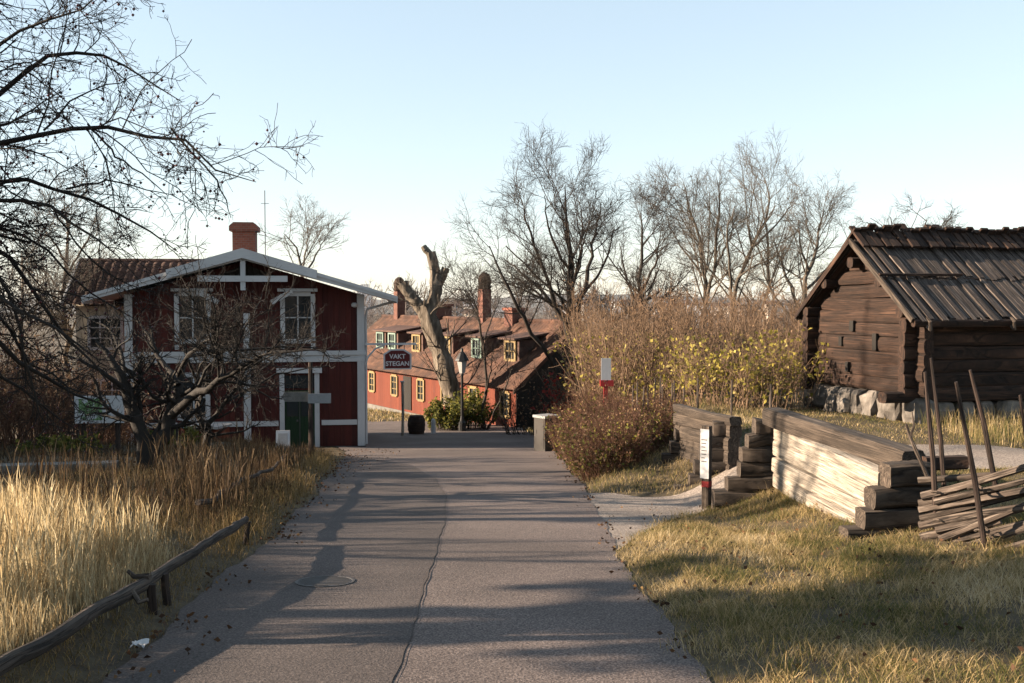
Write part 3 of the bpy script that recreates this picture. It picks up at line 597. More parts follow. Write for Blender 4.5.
# ------------------------------------------------------------------ log storehouse on the right
bn = np.array([7.72, 19.0]); bf = np.array([6.86, 22.3]); gw = float(np.linalg.norm(bn - bf)); ey = (bf - bn) / gw
exb = np.array([ey[1], -ey[0]]); angb = math.atan2(exb[1], exb[0])
barn = thing('log_storehouse', 'old brown log storehouse with board roof on pale stone footing', 'storehouse', (bn[0], bn[1], -.68), angb)
BL = 7.5; zb0 = .46; BE, BR = 1.92, 3.36; nlog = 8; lh = (BE - .12 - zb0) / 5.0
g = MB(); k = 0; z = zb0 + lh / 2
while z < BR - .25:
    half = gw / 2; e0, e1 = -.32, gw + .32
    if z > BE - .1:
        hw = (BR - z) / (BR - BE) * (gw / 2 + .12); e0, e1 = gw / 2 - hw, gw / 2 + hw
        if k % 2 == 0 and z < BE + .9: e0 -= .0
    if e1 - e0 > .4:
        g.log((0, e0, z), (0, e1, z), .22, lh * 1.08, n=16, seg=12, jit=.08, e=.58, bow=.03)
    z += lh; k += 1
gab = g.build('gable_wall', M['brownwood'], barn, smooth=True)
g = MB(); z = zb0
for k in range(6): g.log((-.36, 0, z + lh * .02), (BL, 0, z), .22, lh * 1.08, n=16, seg=14, jit=.08, e=.58, bow=.03); z += lh
g.build('front_wall', M['brownwood'], barn, smooth=True)
g = MB(); z = zb0
for k in range(6): g.log((-.36, gw, z), (BL, gw, z), .24, lh * 1.12, n=8, seg=6); z += lh
g.build('rear_wall', M['brownwood'], barn, smooth=True)
g = MB(); z = zb0 + lh / 2
for k in range(9):
    hw = min(gw / 2 + .3, (BR - z) / (BR - BE) * (gw / 2))
    if hw > .3: g.log((BL - .2, gw / 2 - hw, z), (BL - .2, gw / 2 + hw, z), .24, lh * 1.1, n=8, seg=4)
    z += lh
g.build('far_gable_wall', M['brownwood'], barn, smooth=True)
g = MB()
for (yy, zz) in ((.05, BE + .12), (gw - .05, BE + .12), (gw * .22, BE + .72), (gw * .78, BE + .72), (gw / 2, BR - .3)): g.log((-.38, yy, zz), (BL + .3, yy, zz), .22, .22, n=9, seg=8)
g.build('purlin', M['brownwood'], barn, smooth=True)
g = MB()
for (yy, zz, w_, h_) in ((1.15, zb0 + .98, .13, .34), (1.95, zb0 + 1.28, .14, .22), (2.35, zb0 + .95, .11, .2), (2.1, zb0 + .42, .1, .2)): g = MB(); g.box(-.165, -.10, yy - w_ / 2, yy + w_ / 2, zz - h_ / 2, zz + h_ / 2); g.build('vent_slot', M['darkboard'], barn)
# roof boards both slopes
VG = .36; ov = .36
for side in (0, 1):
    sgn = -1 if side == 0 else 1; yE = -ov if side == 0 else gw + ov; zE = BE - ov * (BR - BE) / (gw / 2) + .28; yR = gw / 2; zR = BR + .12
    nrm_ = Vector((0, -(zR - zE), abs(yE - yR))).normalized() if side == 0 else Vector((0, (zR - zE), abs(yE - yR))).normalized()
    rb = MB(); x = -VG; n_ = 0
    ul = MB(); ul.bar(Vector((BL / 2, yR, zR)) - Vector(nrm_) * .06, Vector((BL / 2, yE, zE)) - Vector(nrm_) * .06, BL + .6, .03, up=nrm_); ul.build('roof_underlay', M['brownwood'], barn)
    while x < BL + .4:
        wd_ = random.uniform(.085, .15); lift = random.uniform(0, .035) + (.018 if n_ % 2 else 0); off = Vector(nrm_) * lift
        top = Vector((x + wd_ / 2, yR, zR)); bot = Vector((x + wd_ / 2 + random.uniform(-.02, .02), yE, zE)); dirn = (bot - top).normalized(); bot = bot + dirn * random.uniform(-.10, .08)
        mid = top.lerp(bot, .5 + random.uniform(-.03, .03))
        rb.bar(top + off, mid + off, wd_ * .96, .03, up=nrm_); rb.bar(mid + off - dirn * .08 + Vector(nrm_) * .022 * (-1), bot + off - Vector(nrm_) * .022, wd_ * .96, .03, up=nrm_)
        x += wd_; n_ += 1
    ro = rb.build('roof', M['roofwood'], barn)
    st = MB()
    for xx in (-VG - .03,):
        st.bar((xx, yR, zR + .02), (xx, yE, zE + .0), .05, .10, up=nrm_)
    st.build('verge_board', M['oldwood'] if side == 0 else M['brownwood'], barn)  # near verge takes the paler wood to stand for the sun on it
    if side == 0:
        st = MB(); mm = Vector((0, yR, zR)).lerp(Vector((0, yE, zE)), .48) + nrm_ * .08
        st.log(Vector((-VG - .05, 0, 0)) + mm, Vector((1.5, 0, 0)) + mm, .06, .06, n=6, seg=5); st.build('weight_pole', M['brownwood'], barn, smooth=True)
        ep = MB(); ep.log((-VG, yE + .02, zE - .05), (BL + .4, yE + .02, zE - .06), .13, .15, n=8, seg=12); ep.build('eaves_pole', M['brownwood'], barn, smooth=True)
        for xx in (-.1, 1.75, 3.6, 5.5):
            hk = MB(); hk.tube([(xx, yE + .12, zE - .02), (xx + .02, yE - .1, zE - .16), (xx - .02, yE - .14, zE - .02), (xx - .06, yE - .10, zE + .07)], [.035, .04, .035, .025], 6); hk.build('hook', M['polewood'], barn, smooth=True)
rd = MB(); x = -VG
while x < BL + .4:
    w_ = random.uniform(.14, .24)
    for sgn in (-1, 1):
        yb = gw / 2 + sgn * random.uniform(.36, .42); rd.bar((x + w_ / 2, gw / 2 - sgn * .1, BR + .40 + random.uniform(-.04, .10)), (x + w_ / 2 + random.uniform(.0, .05), yb, BR + .0), w_ * .82, .05, up=(0, 0, 1))
    x += w_
rd.build('ridge_boards', M['brownwood'], barn)
fs = MB(); yy = -.3
while yy < gw + .3:
    w_ = random.uniform(.34, .62); hh = random.uniform(.5, .72); fs.rock((random.uniform(-.06, .04), yy + w_ / 2, zb0 - .1 - hh / 2 + .06), .5, w_ * .93, hh, n=10, j=.2); yy += w_
xx = .2
while xx < BL:
    w_ = random.uniform(.35, .8); hh = random.uniform(.35, .55); fs.rock((xx + w_ / 2, .06, zb0 - .16 - hh / 2 + .05), w_, .4, hh, n=9, j=.12); xx += w_ * random.uniform(1, 1.15)
xx = .2
while xx < BL: fs.rock((xx, gw - .05, .1), .6, .4, .5); xx += .65
fs.build('stone_footing', M['stone'], barn)
sp_ = MB(); sp_.log((-.75, .02, zb0 - .02), (BL, -.1, zb0 - .02), .3, .22, n=9, seg=9); sp_.build('sill_log', M['brownwood'], barn, smooth=True)

# ------------------------------------------------------------------ low log walls
Npt = np.array([3.72, 10.25]); Fpt = np.array([3.42, 13.0]); zN = Hf(3.4, 10.2) - .12; zF = Hf(3.2, 13) + .10
lw = thing('log_wall', 'sunlit bleached plank wall topped by dark log, its stepped end logs facing road', 'log wall', (Npt[0], Npt[1], zN))
def lerp(a, b, t): return a + (b - a) * t
hs = [.20, .19, .2, .18]; zz = 0
for k, h_ in enumerate(hs):
    b = MB(); p0 = (Npt[0] + .12, Npt[1] - .1, zN + zz + h_ / 2); p1 = (Fpt[0] + .12, Fpt[1] + .15, zF + .07 + zz * 1.08 + h_ / 2)
    b.log(p0, p1, .20, h_ * 1.04, n=18, seg=14, jit=.035, e=.28, bow=.02); b.build('plank', M['palewood'], lw, True, True); zz += h_
b = MB(); b.log((Npt[0] + .42, Npt[1] - .0, zN + zz + .08), (Fpt[0] + .02, Fpt[1] + .2, zF + .07 + zz * 1.08 + .12), .28, .25, n=16, seg=12, jit=.05, e=.42, bow=.02); b.build('coping_log', M['oldwood'], lw, True, True)
b = MB(); b.rock((Npt[0] - .12, Npt[1] - .05, zN - .02), .3, .35, .2); b.build('base_stone', M['stone'], lw, True, True)
zz = 0
for k, (xa, h_) in enumerate(((-.36, .235), (-.2, .2), (-.1, .21), (.05, .235))):
    b = MB(); b.log((Npt[0] + xa, Npt[1] - .2, zN + zz + h_ / 2), (Npt[0] + .52, Npt[1] - .12, zN + zz + h_ / 2), .24, h_ * 1.02, n=18, seg=8, jit=.07, e=.4, bow=.02); b.build('cross_log', M['oldwood'], lw, True, True); zz += h_
b = MB(); b.log((Npt[0] + .5, Npt[1] - .05, zN + zz - .02), (Npt[0] + .95, Npt[1] + .02, zN + zz - .02), .16, .15, n=10, seg=3, e=.5); b.build('cross_log', M['brownwood'], lw, True, True)
ztb = P(760, 418, 13.4)[2]
for k, (xa, xb) in enumerate(((-.16, .12), (-.26, .15), (-.34, .15), (-.36, .15), (-.52, .15), (-.7, .15), (-.7, .15))):
    h_ = .2; zz = ztb - .1 - k * .198; b = MB(); b.log((Fpt[0] + xa, Fpt[1] + .42, zz), (Fpt[0] + xb, Fpt[1] + .42, zz), .25, h_ * 1.04, n=18, seg=8, jit=.08, e=.42, bow=.03); b.build('cross_log', M['oldwood'], lw, True, True)
# second wall, beyond the path
s0 = np.array([3.42, 15.9]); s1 = np.array([2.95, 17.7]); zs = Hf(3.2, 16) - .05
lw2 = thing('log_wall', 'short grey stepped stack of logs behind the white trail post', 'log wall', (s0[0], s0[1], zs))
ztop0, ztop1 = P(720, 424, 15.9)[2], P(690, 414, 17.7)[2]
for k in range(6):
    b = MB(); b.log((s0[0] + .1, s0[1] - .2, ztop0 - .1 - k * .21), (s1[0] + .05, s1[1] + .2, ztop1 - .1 - k * .21), .22, .225, n=14, seg=8, jit=.04, e=.35); b.build('plank', M['oldwood'], lw2, True, True)
b = MB(); b.log((s0[0] + .1, s0[1] - .25, ztop0 + .08), (s1[0] + .02, s1[1] + .1, ztop1 + .10), .22, .15, n=14, seg=8, jit=.08, e=.5); b.build('coping_log', M['oldwood'], lw2, True, True)
for k, (xa, xb) in enumerate(((-.2, .1), (-.3, .16), (-.42, .2), (-.5, .2), (-.58, .2), (-.82, .24))):
    h_ = .215; zz = ztop0 - .06 - k * .21; b = MB(); b.log((s0[0] + xa, s0[1] + .05, zz), (s0[0] + xb, s0[1] + .02, zz), .25, h_ * 1.04, n=18, seg=8, jit=.08, e=.42, bow=.03); b.build('cross_log', M['oldwood'], lw2, True, True)
lw3 = thing('log_wall', 'low grey stepped log pile at the foot of the yellow leaved thicket', 'log wall', (2.95, 17.9, Hf(2.95, 17.9)))
zl = P(690, 417, 17.8)[2]
for k, (xa, xb) in enumerate(((-.0, .42), (-.06, .42), (-.14, .42), (-.28, .42), (-.34, .4))):
    h_ = .215; zz = zl - .11 - k * .21; b = MB(); b.log((2.96 + xa, 17.75, zz), (2.96 + xb, 17.75, zz), .26, h_ * 1.04, n=18, seg=8, jit=.08, e=.42, bow=.03); b.build('cross_log', M['oldwood'], lw3, True, True)
# ------------------------------------------------------------------ roundpole fence at right
pf = thing('roundpole_fence', 'roundpole fence of slanting rails tied between tall dark stakes', 'fence', (4.4, 9.3, Hf(4.4, 9.3)))
def stake(px0, py0, px1, py1, Y0, Y1, r=.028):
    a = P(px0, py0, Y0); c = P(px1, py1, Y1); m = (a + c) / 2 + np.array([.02, 0, 0]); a = a - (c - a) / np.linalg.norm(c - a) * .15
    b = MB(); b.tube([a, m, c], [r, r * .95, r * .55], 7); b.build('stake', M['darkstick'], pf, True, True)
stake(937, 552, 925, 372, 9.55, 9.5); stake(946, 520, 931, 358, 9.75, 9.7, .024)
stake(988, 572, 956, 382, 9.1, 9.0); stake(992, 470, 970, 370, 9.4, 9.35, .026)
for k in range(7): stake(1110 + 42 * k, 590 + 4 * k, 1096 + 42 * k, 400 - 6 * k, 8.5 - .12 * k, 8.5 - .12 * k)
for k in range(11):
    b = MB(); b.log(P(1040 + 22 * k, 545 - (k % 3) * 6, 8.95 - .06 * k), P(1190 + 24 * k, 470 - (k % 3) * 5, 8.4 - .07 * k), .066, .066, n=8, seg=8, jit=.1, e=1, bow=.03, taper=.25); b.build('rail', M['polewood'], pf, True, True)
stake(1036, 540, 1020, 395, 8.9, 8.9, .024); stake(1062, 590, 1046, 380, 8.6, 8.6)
for (a, Ya, c, Yc, r) in (((918, 480), 9.7, (1008, 474), 9.35, .034), ((921, 494), 9.62, (1040, 466), 9.0, .04), ((920, 512), 9.62, (1070, 478), 8.9, .036), ((920, 527), 9.6, (1075, 500), 8.85, .04), ((940, 540), 9.45, (1080, 480), 8.9, .033),
                         ((944, 552), 9.4, (1085, 512), 8.8, .03), ((960, 556), 9.3, (1085, 530), 8.7, .034), ((922, 538), 9.62, (1000, 520), 9.2, .045), ((950, 562), 9.3, (1090, 552), 8.65, .028), ((935, 503), 9.5, (1085, 462), 8.9, .03), ((919, 503), 9.66, (1000, 489), 9.3, .036), ((921, 519), 9.62, (1060, 484), 9.0, .034), ((924, 546), 9.55, (1030, 520), 9.05, .036), ((936, 530), 9.5, (1080, 494), 8.9, .034)):
    b = MB(); b.log(P(*a, Ya), P(*c, Yc), r * 2.3, r * 2.3, n=8, seg=8, jit=.1, e=1, bow=.03, taper=.25); b.build('rail', M['polewood'], pf, True, True)
for (px, py, Y_) in ((938, 492, 9.52), (940, 520, 9.5), (975, 488, 9.2), (982, 530, 9.12)):
    c = P(px, py, Y_); b = MB(); b.tube([c + np.array([.06 * math.cos(a), .06 * math.sin(a), .015 * math.sin(2 * a)]) for a in np.linspace(0, 6.2, 10)], .011, 5); b.build('withy_tie', M['polewood'], pf, True, True)
lb = thing('leaning_branch', 'thin pale forked branch leaning against dark fence stakes', 'branch', P(928, 480, 9.9))
b = MB(); b.tube([P(928, 478, 9.9), P(918, 455, 9.9), P(910, 437, 9.95), P(906, 424, 9.95)], [.022, .02, .016, .012], 6); b.tube([P(910, 437, 9.95), P(914, 426, 9.9), P(912, 412, 9.9)], [.014, .012, .008], 5); b.build('wood', M['polewood'], lb, True, True)

# ------------------------------------------------------------------ rustic pole rail along the left verge
pr = thing('pole_rail', 'crooked dark pole rail on short stumps beside the golden grass', 'rail', (-2.9, 8, Hf(-2.9, 8)))
def rail(pts, name='pole'):
    b = MB(); q = [P(px, py, Y_) for px, py, Y_, r in pts]; qq, rr = resample(q, [p[3] for p in pts], 22); qq[1:-1] += rng.normal(size=(20, 3)) * .005
    b.tube(qq, rr * (1 + rng.normal(size=22) * .06), 9); b.build(name, M['darkpole'], pr, True, True)
rail([(-60, 700, 4.6, .05), (0, 666, 5.0, .05), (40, 648, 5.45, .047), (75, 625, 5.85, .05), (105, 602, 6.4, .044), (135, 590, 6.9, .047), (160, 572, 7.3, .043), (180, 562, 7.8, .045), (203, 545, 8.4, .04), (228, 532, 9.3, .042), (246, 519, 10.3, .034)])
b = MB(); yy_ = np.linspace(10.6, 18.5, 22); xx_ = xl(yy_) - .75; q_ = np.stack([xx_, yy_, H(xx_, yy_) + .30], 1) + rng.normal(size=(22, 3)) * .008; b.tube(q_, np.linspace(.034, .022, 22), 8); b.build('pole', M['darkpole'], pr, True, True)
for (px, py, Y_, h_) in ((150, 584, 7.0, .34), (163, 573, 7.3, .34), (246, 521, 10.3, .34)):
    c = P(px, py, Y_); g0 = Hf(c[0], c[1]); b = MB(); b.log((c[0], c[1] + .03, g0 - .12), (c[0] + .02, c[1] + .03, max(c[2] - .01, g0 + .12)), .06, .06, n=8, seg=4, jit=.14, e=.9); b.build('stump', M['darkstick'], pr, True, True)
b = MB(); c = P(133, 590, 6.75); b.tube([c + np.array([0, -.02, 0]), c + np.array([.06, -.05, -.07]), c + np.array([.12, -.05, -.05])], [.02, .018, .014], 6); b.build('knot', M['polewood'], pr, True, True)
b = MB(); c = P(150, 576, 7.05); b.tube([c, c + np.array([-.12, .02, -.01]), c + np.array([-.17, .03, .03])], [.025, .02, .014], 6); b.build('knot', M['polewood'], pr, True, True)

# ------------------------------------------------------------------ street furniture
g = ground(462, 39.5); lp = thing('street_lamp', 'black cast street lamp with white lantern under a pointed cap', 'street lamp', g)
top = P(462, 348, 39.5)[2] - g[2]
b = MB(); b.lathe((0, 0, 0), [(.15, -.2), (.15, .35), (.09, .42), (.06, .6), (.05, top - 1.1), (.08, top - 1.08), (.05, top - 1.0)], 10); b.build('post', M['black'], lp, smooth=False)
b = MB(); b.lathe((0, 0, top - 1.0), [(.12, 0), (.22, .45), (.22, .5)], 6); b.build('lantern', M['lamp'], lp)
b = MB(); b.lathe((0, 0, top - .5), [(.3, .0), (.26, .08), (.12, .3), (.06, .36), (.05, .46), (.01, .52)], 8); b.build('cap', M['black'], lp)

g = ground(547, 28.2); ub = thing('utility_cabinet', 'grey metal utility cabinet with pale lid at the road edge', 'cabinet', g, R(38))
b = MB(); b.box(-.27, .27, -.24, .24, -.3, .96); b.build('body', M['boxgrey'], ub)
b = MB(); b.box(-.3, .3, -.27, .27, .962, 1.03); b.build('lid', M['boxlid'], ub)
b = MB(); b.box(-.285, -.272, -.2, .2, .1, .88); cdr = b.build('door', M['boxgrey'], ub); b = MB(); b.box(-.3, -.286, .13, .16, .5, .62); b.build('handle', M['iron'], cdr)

g = ground(606, 22.5); tp = thing('marker_post', 'tall white notice board on a red collared post behind brown bushes', 'signpost', g)
t0, t1 = P(606, 358, 22.5)[2] - g[2], P(606, 381, 22.5)[2] - g[2]; zr = P(606, 383, 22.5)[2] - g[2]
b = MB(); b.box(-.05, .05, -.04, .04, -.3, t1 + .1); b.build('post', M['redpaint'], tp)
b = MB(); b.box(-.11, .11, -.075, -.045, t1, t0); b.build('board', M['sign'], tp)
b = MB(); b.box(-.13, .17, -.085, .06, zr - .07, zr + .07); b.build('collar', M['redpaint'], tp)

g = ground(708, 13.7); ip = thing('trail_post', 'slim wooden trail post with white information panel and red band', 'signpost', g, R(-38))
b = MB(); b.box(-.05, .05, -.05, .05, -.2, 1.14); b.build('post', M['oldwood'], ip)
b = MB(); b.box(-.07, .06, -.064, -.052, .42, 1.1); pn = b.build('panel', M['sign'], ip)
b = MB()
for k in range(7): b.box(-.05, .03 - (k % 3) * .012, -.068, -.0645, .95 - k * .05, .96 - k * .05)
b.build('text_lines', M['boxgrey'], pn)
b = MB(); b.box(-.053, .053, -.053, .053, .30, .38); b.build('band', M['redpaint'], ip)

g = ground(98, 19.5); mbd = thing('map_board', 'wide white board with green park map on two dark legs', 'map board', g, R(6))
zt, zb_ = P(98, 396, 19.5)[2] - g[2], P(98, 423, 19.5)[2] - g[2]
b = MB(); b.box(-.46, .46, -.03, .03, zb_, zt); bd = b.build('board', M['sign'], mbd)
b = MB(); b.box(-.38, .06, -.036, -.031, zb_ + .06, zt - .05); b.build('map_print', M['mapgreen'], bd)
for x in (-.32, .32): b = MB(); b.box(x - .04, x + .04, .032, .1, -.3, zt + .02); b.build('leg', M['darkstick'], mbd)

g = ground(310, 24.5); fp = thing('finger_post', 'dark finger post with grey direction boards before the green door', 'signpost', g, R(4))
zc = P(310, 399, 24.5)[2] - g[2]; zt = P(310, 362, 24.5)[2] - g[2]
b = MB(); b.tube([(0, 0, -.2), (0, 0, zt)], [.065, .05], 8); b.build('post', M['darkstick'], fp)
b = MB(); b.prism([(-.06, -.07, zc - .1), (.5, -.07, zc - .1), (.5, -.07, zc + .14), (-.06, -.07, zc + .14)], (0, .03, 0)); b.build('direction_board', M['boxlid'], fp)
b = MB(); b.prism([(.04, -.035, zc - .06), (-.62, -.035, zc - .06), (-.7, -.035, zc + .07), (-.62, -.035, zc + .18), (.04, -.035, zc + .18)], (0, .03, 0)); b.build('direction_board', M['concrete'], fp)

g = ground(282, 28.0); ab = thing('sandwich_board', 'white framed sandwich board standing before the green house door', 'signboard', g, hang)
for s in (-1, 1):
    b = MB(); b.prism([(-.19, s * .22, 0), (.19, s * .22, 0), (.19, s * .02, .62), (-.19, s * .02, .62)], (0, s * .02, 0)); pnl = b.build('panel', M['sign'], ab)
    b = MB(); b.prism([(-.13, s * .245 - .004, .06), (.13, s * .245 - .004, .06), (.13, s * .055 - .004, .55), (-.13, s * .055 - .004, .55)], (0, s * .006, 0)); b.build('poster', M['boxlid'], pnl)

g = ground(204, 25); wb = thing('storage_bin', 'reddish wooden storage bin with flat grey lid below the apple trees', 'bin', g, R(-14))
b = MB(); b.box(-.5, .5, -.3, .3, -.1, .5); b.build('body', M['red2'], wb)
b = MB(); b.box(-.55, .55, -.35, .35, .502, .56); b.build('lid', M['boxlid'], wb)

lwz = Hf(-7.0, 14.4); lwall = MB(); lwall.prism([(-10.5, 13.8, lwz - .4), (-5.85, 14.7, lwz - .4), (-5.85, 14.7, lwz + .13), (-10.5, 13.8, lwz + .14)], (-.06, .25, 0))
tag(lwall.build('low_wall', M['concrete']), 'low pale concrete wall behind the dry grass', 'wall')

g = ground(416, 37.5); bq = thing('wooden_barrel', 'weathered brown wooden barrel beside the yellow bush', 'barrel', g)
b = MB(); b.lathe((0, 0, 0), [(.26, -.1), (.32, .2), (.34, .36), (.31, .58), (.27, .7)], 14); b.build('staves', M['brownwood'], bq)
b = MB(); b.lathe((0, 0, .14), [(.325, 0), (.335, .05)], 14); b.build('hoop', M['darkstick'], bq); b = MB(); b.lathe((0, 0, .5), [(.335, 0), (.325, .05)], 14); b.build('hoop', M['darkstick'], bq)
g = ground(433, 38); bw = thing('bollard', 'short white bollard left of the yellow bush', 'bollard', g)
b = MB(); b.lathe((0, 0, 0), [(.1, -.2), (.09, .45), (.06, .55), (.02, .58)], 10); b.build('shaft', M['white'], bw)

g = G(325, 584); mh = thing('manhole_cover', 'round worn iron manhole cover in the shaded asphalt', 'manhole cover', (g[0], g[1], Hf(g[0], g[1]) + .012))
tilt = math.atan(.095)
b = MB(); b.lathe((0, 0, 0), [(.25, -.01), (.25, .010), (.23, .011), (.225, .006)], 28); o = b.build('rim', M['iron'], mh); o.rotation_euler = (-tilt, 0, 0)
b = MB(); b.lathe((0, 0, 0), [(.22, 0), (.22, .009), (.1, .010)], 28)
for k in range(-4, 5):
    hw = math.sqrt(max(0, .21 ** 2 - (k * .05) ** 2)); b.box(-hw, hw, k * .05 - .008, k * .05 + .008, .0102, .013)
o = b.build('lid', M['iron'], mh); o.rotation_euler = (-tilt, 0, 0)

g = G(140, 652); pz = Hf(g[0], g[1])
b = MB(); ring = []
pv = []; 
for i in range(6):
    for j in range(6):
        pv.append((g[0] + (i - 2.5) * .018 + rng.normal() * .004, g[1] + (j - 2.5) * .02 + rng.normal() * .004, pz + .035 + rng.random() * .035))
tag(link('paper_scrap', mesh_np('paper_scrap', np.array(pv), [grid_faces(6, 6)], False), M['paper']), 'small crumpled white paper scrap at the road edge', 'litter')

# stake fence in front of the thicket
sf = thing('stake_fence', 'row of thin grey upright stakes before the brown thicket', 'fence', ground(660, 20.5))
for k, px in enumerate((632, 638, 643, 649, 655, 660, 664, 671, 676, 683)):
    Y_ = 20 + k * .12; g0 = ground(px, Y_); t = P(px + random.uniform(-2, 2), random.uniform(374, 388), Y_)
    b = MB(); b.tube([g0 - np.array([0, 0, .2]), t], [.024, .016], 6); b.build('stake', M['polewood'], sf, True)
for px, Y_, py, lb_ in ((698, 20.6, 378, 'lone pale stake standing just right of the stake fence'), (732, 19.5, 380, 'lone pale stake rising before the yellow leaves'), (771, 18.5, 384, 'lone pale stake behind the far end of the plank wall')):
    b = MB(); g0 = ground(px, Y_); b.tube([g0 - np.array([0, 0, .2]), P(px, py, Y_)], [.026, .018], 6); tag(b.build('garden_stake', M['polewood']), lb_, 'stake')

# ------------------------------------------------------------------ trees
def px_limb(pts, Y, depth=0.0, seed=0):
    rg = np.random.default_rng(seed); q = []; r = []
    for k, p in enumerate(pts):
        dY = p[3] if len(p) > 3 else depth * (k / max(1, len(pts) - 1)); q.append(P(p[0], p[1], Y + dY)); r.append(p[2] * Y / F / 2)
    return np.array(q), np.array(r)
def tree(name, label, cat, Y, limbs, levels, m, seed, trunk_n=1, ws=.64, shrink=1.0, group=None, base_px=None, berries=None, jit=.0, leaves=None, smin=.008):
    """limbs: pixel polylines (x, y, width in pixels[, depth offset]); the first trunk_n make the trunk. levels: sprout() settings"""
    _b = limbs[0][0]; limbs = [[(_b[0] + (p[0] - _b[0]) * (.5 + .5 * shrink), _b[1] + (p[1] - _b[1]) * shrink, p[2] * ws, *p[3:]) for p in l] for l in limbs]
    rg = np.random.default_rng(seed); q0, r0 = px_limb(limbs[0], Y)
    base = q0[0].copy(); base[2] = Hf(base[0], base[1])
    if q0[0][2] > base[2] - .1: q0[0] = base - np.array([0, 0, .15])
    root = thing(name, label, cat, base, 0, group); K = 12; PP = []; RR = []
    for k, l in enumerate(limbs):
        q, r = px_limb(l, Y, depth=rg.uniform(-.08, .08) * Y * (k > 0), seed=seed + k) if k else (q0, r0)
        q, r = resample(q, r, K)
        if k >= trunk_n or True: q[1:-1] += rg.normal(size=(K - 2, 3)) * np.linalg.norm(q[-1] - q[0]) * .008
        PP.append(q); RR.append(r)
    PP = np.array(PP); RR = np.array(RR)
    v, f = tubes_many([(PP[:trunk_n], RR[:trunk_n], 10)])
    link('trunk', mesh_np('trunk', v, f), m, root, True)
    lst = []
    if len(PP) > trunk_n: lst.append((PP[trunk_n:], RR[trunk_n:], 7))
    cur = [(PP, RR)]; last = None
    for k, lv in enumerate(levels):
        lv = dict(lv); nxt = []
        deep = lv.pop('all', False)
        src = cur if not deep else cur + prev
        for (a, c) in src:
            nxt.append(sprout(rg, a, c, **lv))
        KK = nxt[0][0].shape[1]
        prev = cur
        a = np.concatenate([n[0] for n in nxt]); c = np.concatenate([n[1] for n in nxt]); cur = [(a, c)]
        lst.append((a, c, 5 if k == 0 else (4 if k == 1 else 3))); last = a
    v, f = tubes_many(lst)
    link('branches', mesh_np('branches', v, f), m, root, True)
    if berries:
        n, rad, mm = berries; idx = rg.integers(0, len(last), n); tt = rg.uniform(.3, 1, n); kk = last.shape[1]; ii = np.minimum((tt * (kk - 1)).astype(int), kk - 2)
        c = last[idx, ii] + rg.normal(size=(n, 3)) * .01 - np.array([0, 0, rad * 1.6])
        oc = np.array([[1, 0, 0], [0, 1, 0], [-1, 0, 0], [0, -1, 0], [0, 0, 1], [0, 0, -1]]) ; of = np.array([[0, 1, 4], [1, 2, 4], [2, 3, 4], [3, 0, 4], [1, 0, 5], [2, 1, 5], [3, 2, 5], [0, 3, 5]])
        rr = rad * rg.uniform(.7, 1.15, n)
        vv = (c[:, None] + oc[None] * rr[:, None, None]).reshape(-1, 3); ff = (np.arange(n)[:, None, None] * 6 + of[None]).reshape(-1, 3)
        kind(link('berries', mesh_np('berries', vv, [ff]), mm, root, True), 'stuff')
    if leaves:
        n, size, mm = leaves; idx = rg.integers(0, len(last), n); c = last[idx, rg.integers(1, last.shape[1], n)] + rg.normal(size=(n, 3)) * size * .4
        v, f = quads(c, size * rg.uniform(.6, 1.2, n), rg); kind(link('leaves', mesh_np('leaves', v, f), mm, root, True), 'stuff')
    return root
def lvls(n1, n2, n3, f1=.4, f2=.55, f3=.6, trop=.045, rm=(.011, .007, .005), n4=2, t0=.2, ml=(1.2, .7, .35)):
    L = [dict(n=n1, t0=.4, t1=1.0, ang=(28, 62), lenf=f1, K=8, wob=.085, trop=trop, rmul=.45, rmin=rm[0], minlen=ml[0]),
         dict(n=n2, t0=.2, t1=1.0, ang=(25, 60), lenf=f2, K=6, wob=.1, trop=trop, rmul=.5, rmin=rm[1], minlen=ml[1]),
         dict(n=n3, t0=.15, t1=1.0, ang=(25, 60), lenf=f3, K=5, wob=.11, trop=trop * .7, rmul=.55, rmin=rm[2], minlen=ml[2])]
    if n4: L.append(dict(n=n4, t0=.2, t1=1.0, ang=(25, 60), lenf=.65, K=4, wob=.12, trop=trop * .5, rmul=.6, rmin=rm[2] * .8, minlen=ml[2]))
    return L
# the big bare tree behind the hedge
tree('bare_tree', 'tallest dark bare tree with many upright trunks by the red roof', 'tree', 38, [
    [(574, 410, 17), (575, 360, 15), (573, 310, 13), (571, 262, 10), (567, 215, 7), (566, 170, 4), (564, 130, 1.5)],
    [(573, 330, 10), (560, 290, 8), (548, 255, 6), (533, 215, 4.5), (524, 180, 3), (519, 155, 1.5)],
    [(575, 300, 9), (585, 262, 8), (592, 225, 5.5), (598, 185, 3.5), (604, 150, 1.5)],
    [(567, 390, 8), (545, 340, 7, -1), (520, 305, 6, -1.5), (505, 270, 5, -2), (496, 235, 3.5, -2), (480, 205, 1.5, -2)],
    [(576, 350, 9), (598, 320, 7.5, -1), (622, 292, 6, -2), (650, 275, 4, -2.5), (668, 262, 2, -3)],
    [(560, 290, 6), (540, 262, 5), (515, 240, 3.5), (497, 222, 1.5)],
    [(585, 262, 5), (600, 245, 4), (612, 215, 3), (618, 185, 1.2)],
    [(569, 235, 5), (552, 205, 4), (543, 170, 2.5), (541, 142, 1.2)],
    [(571, 262, 5), (581, 222, 4), (583, 180, 2.5), (580, 150, 1.2)]],
    lvls(9, 8, 5, f1=.44, rm=(.014, .008, .0055)), M['bark'], 3, shrink=.8)
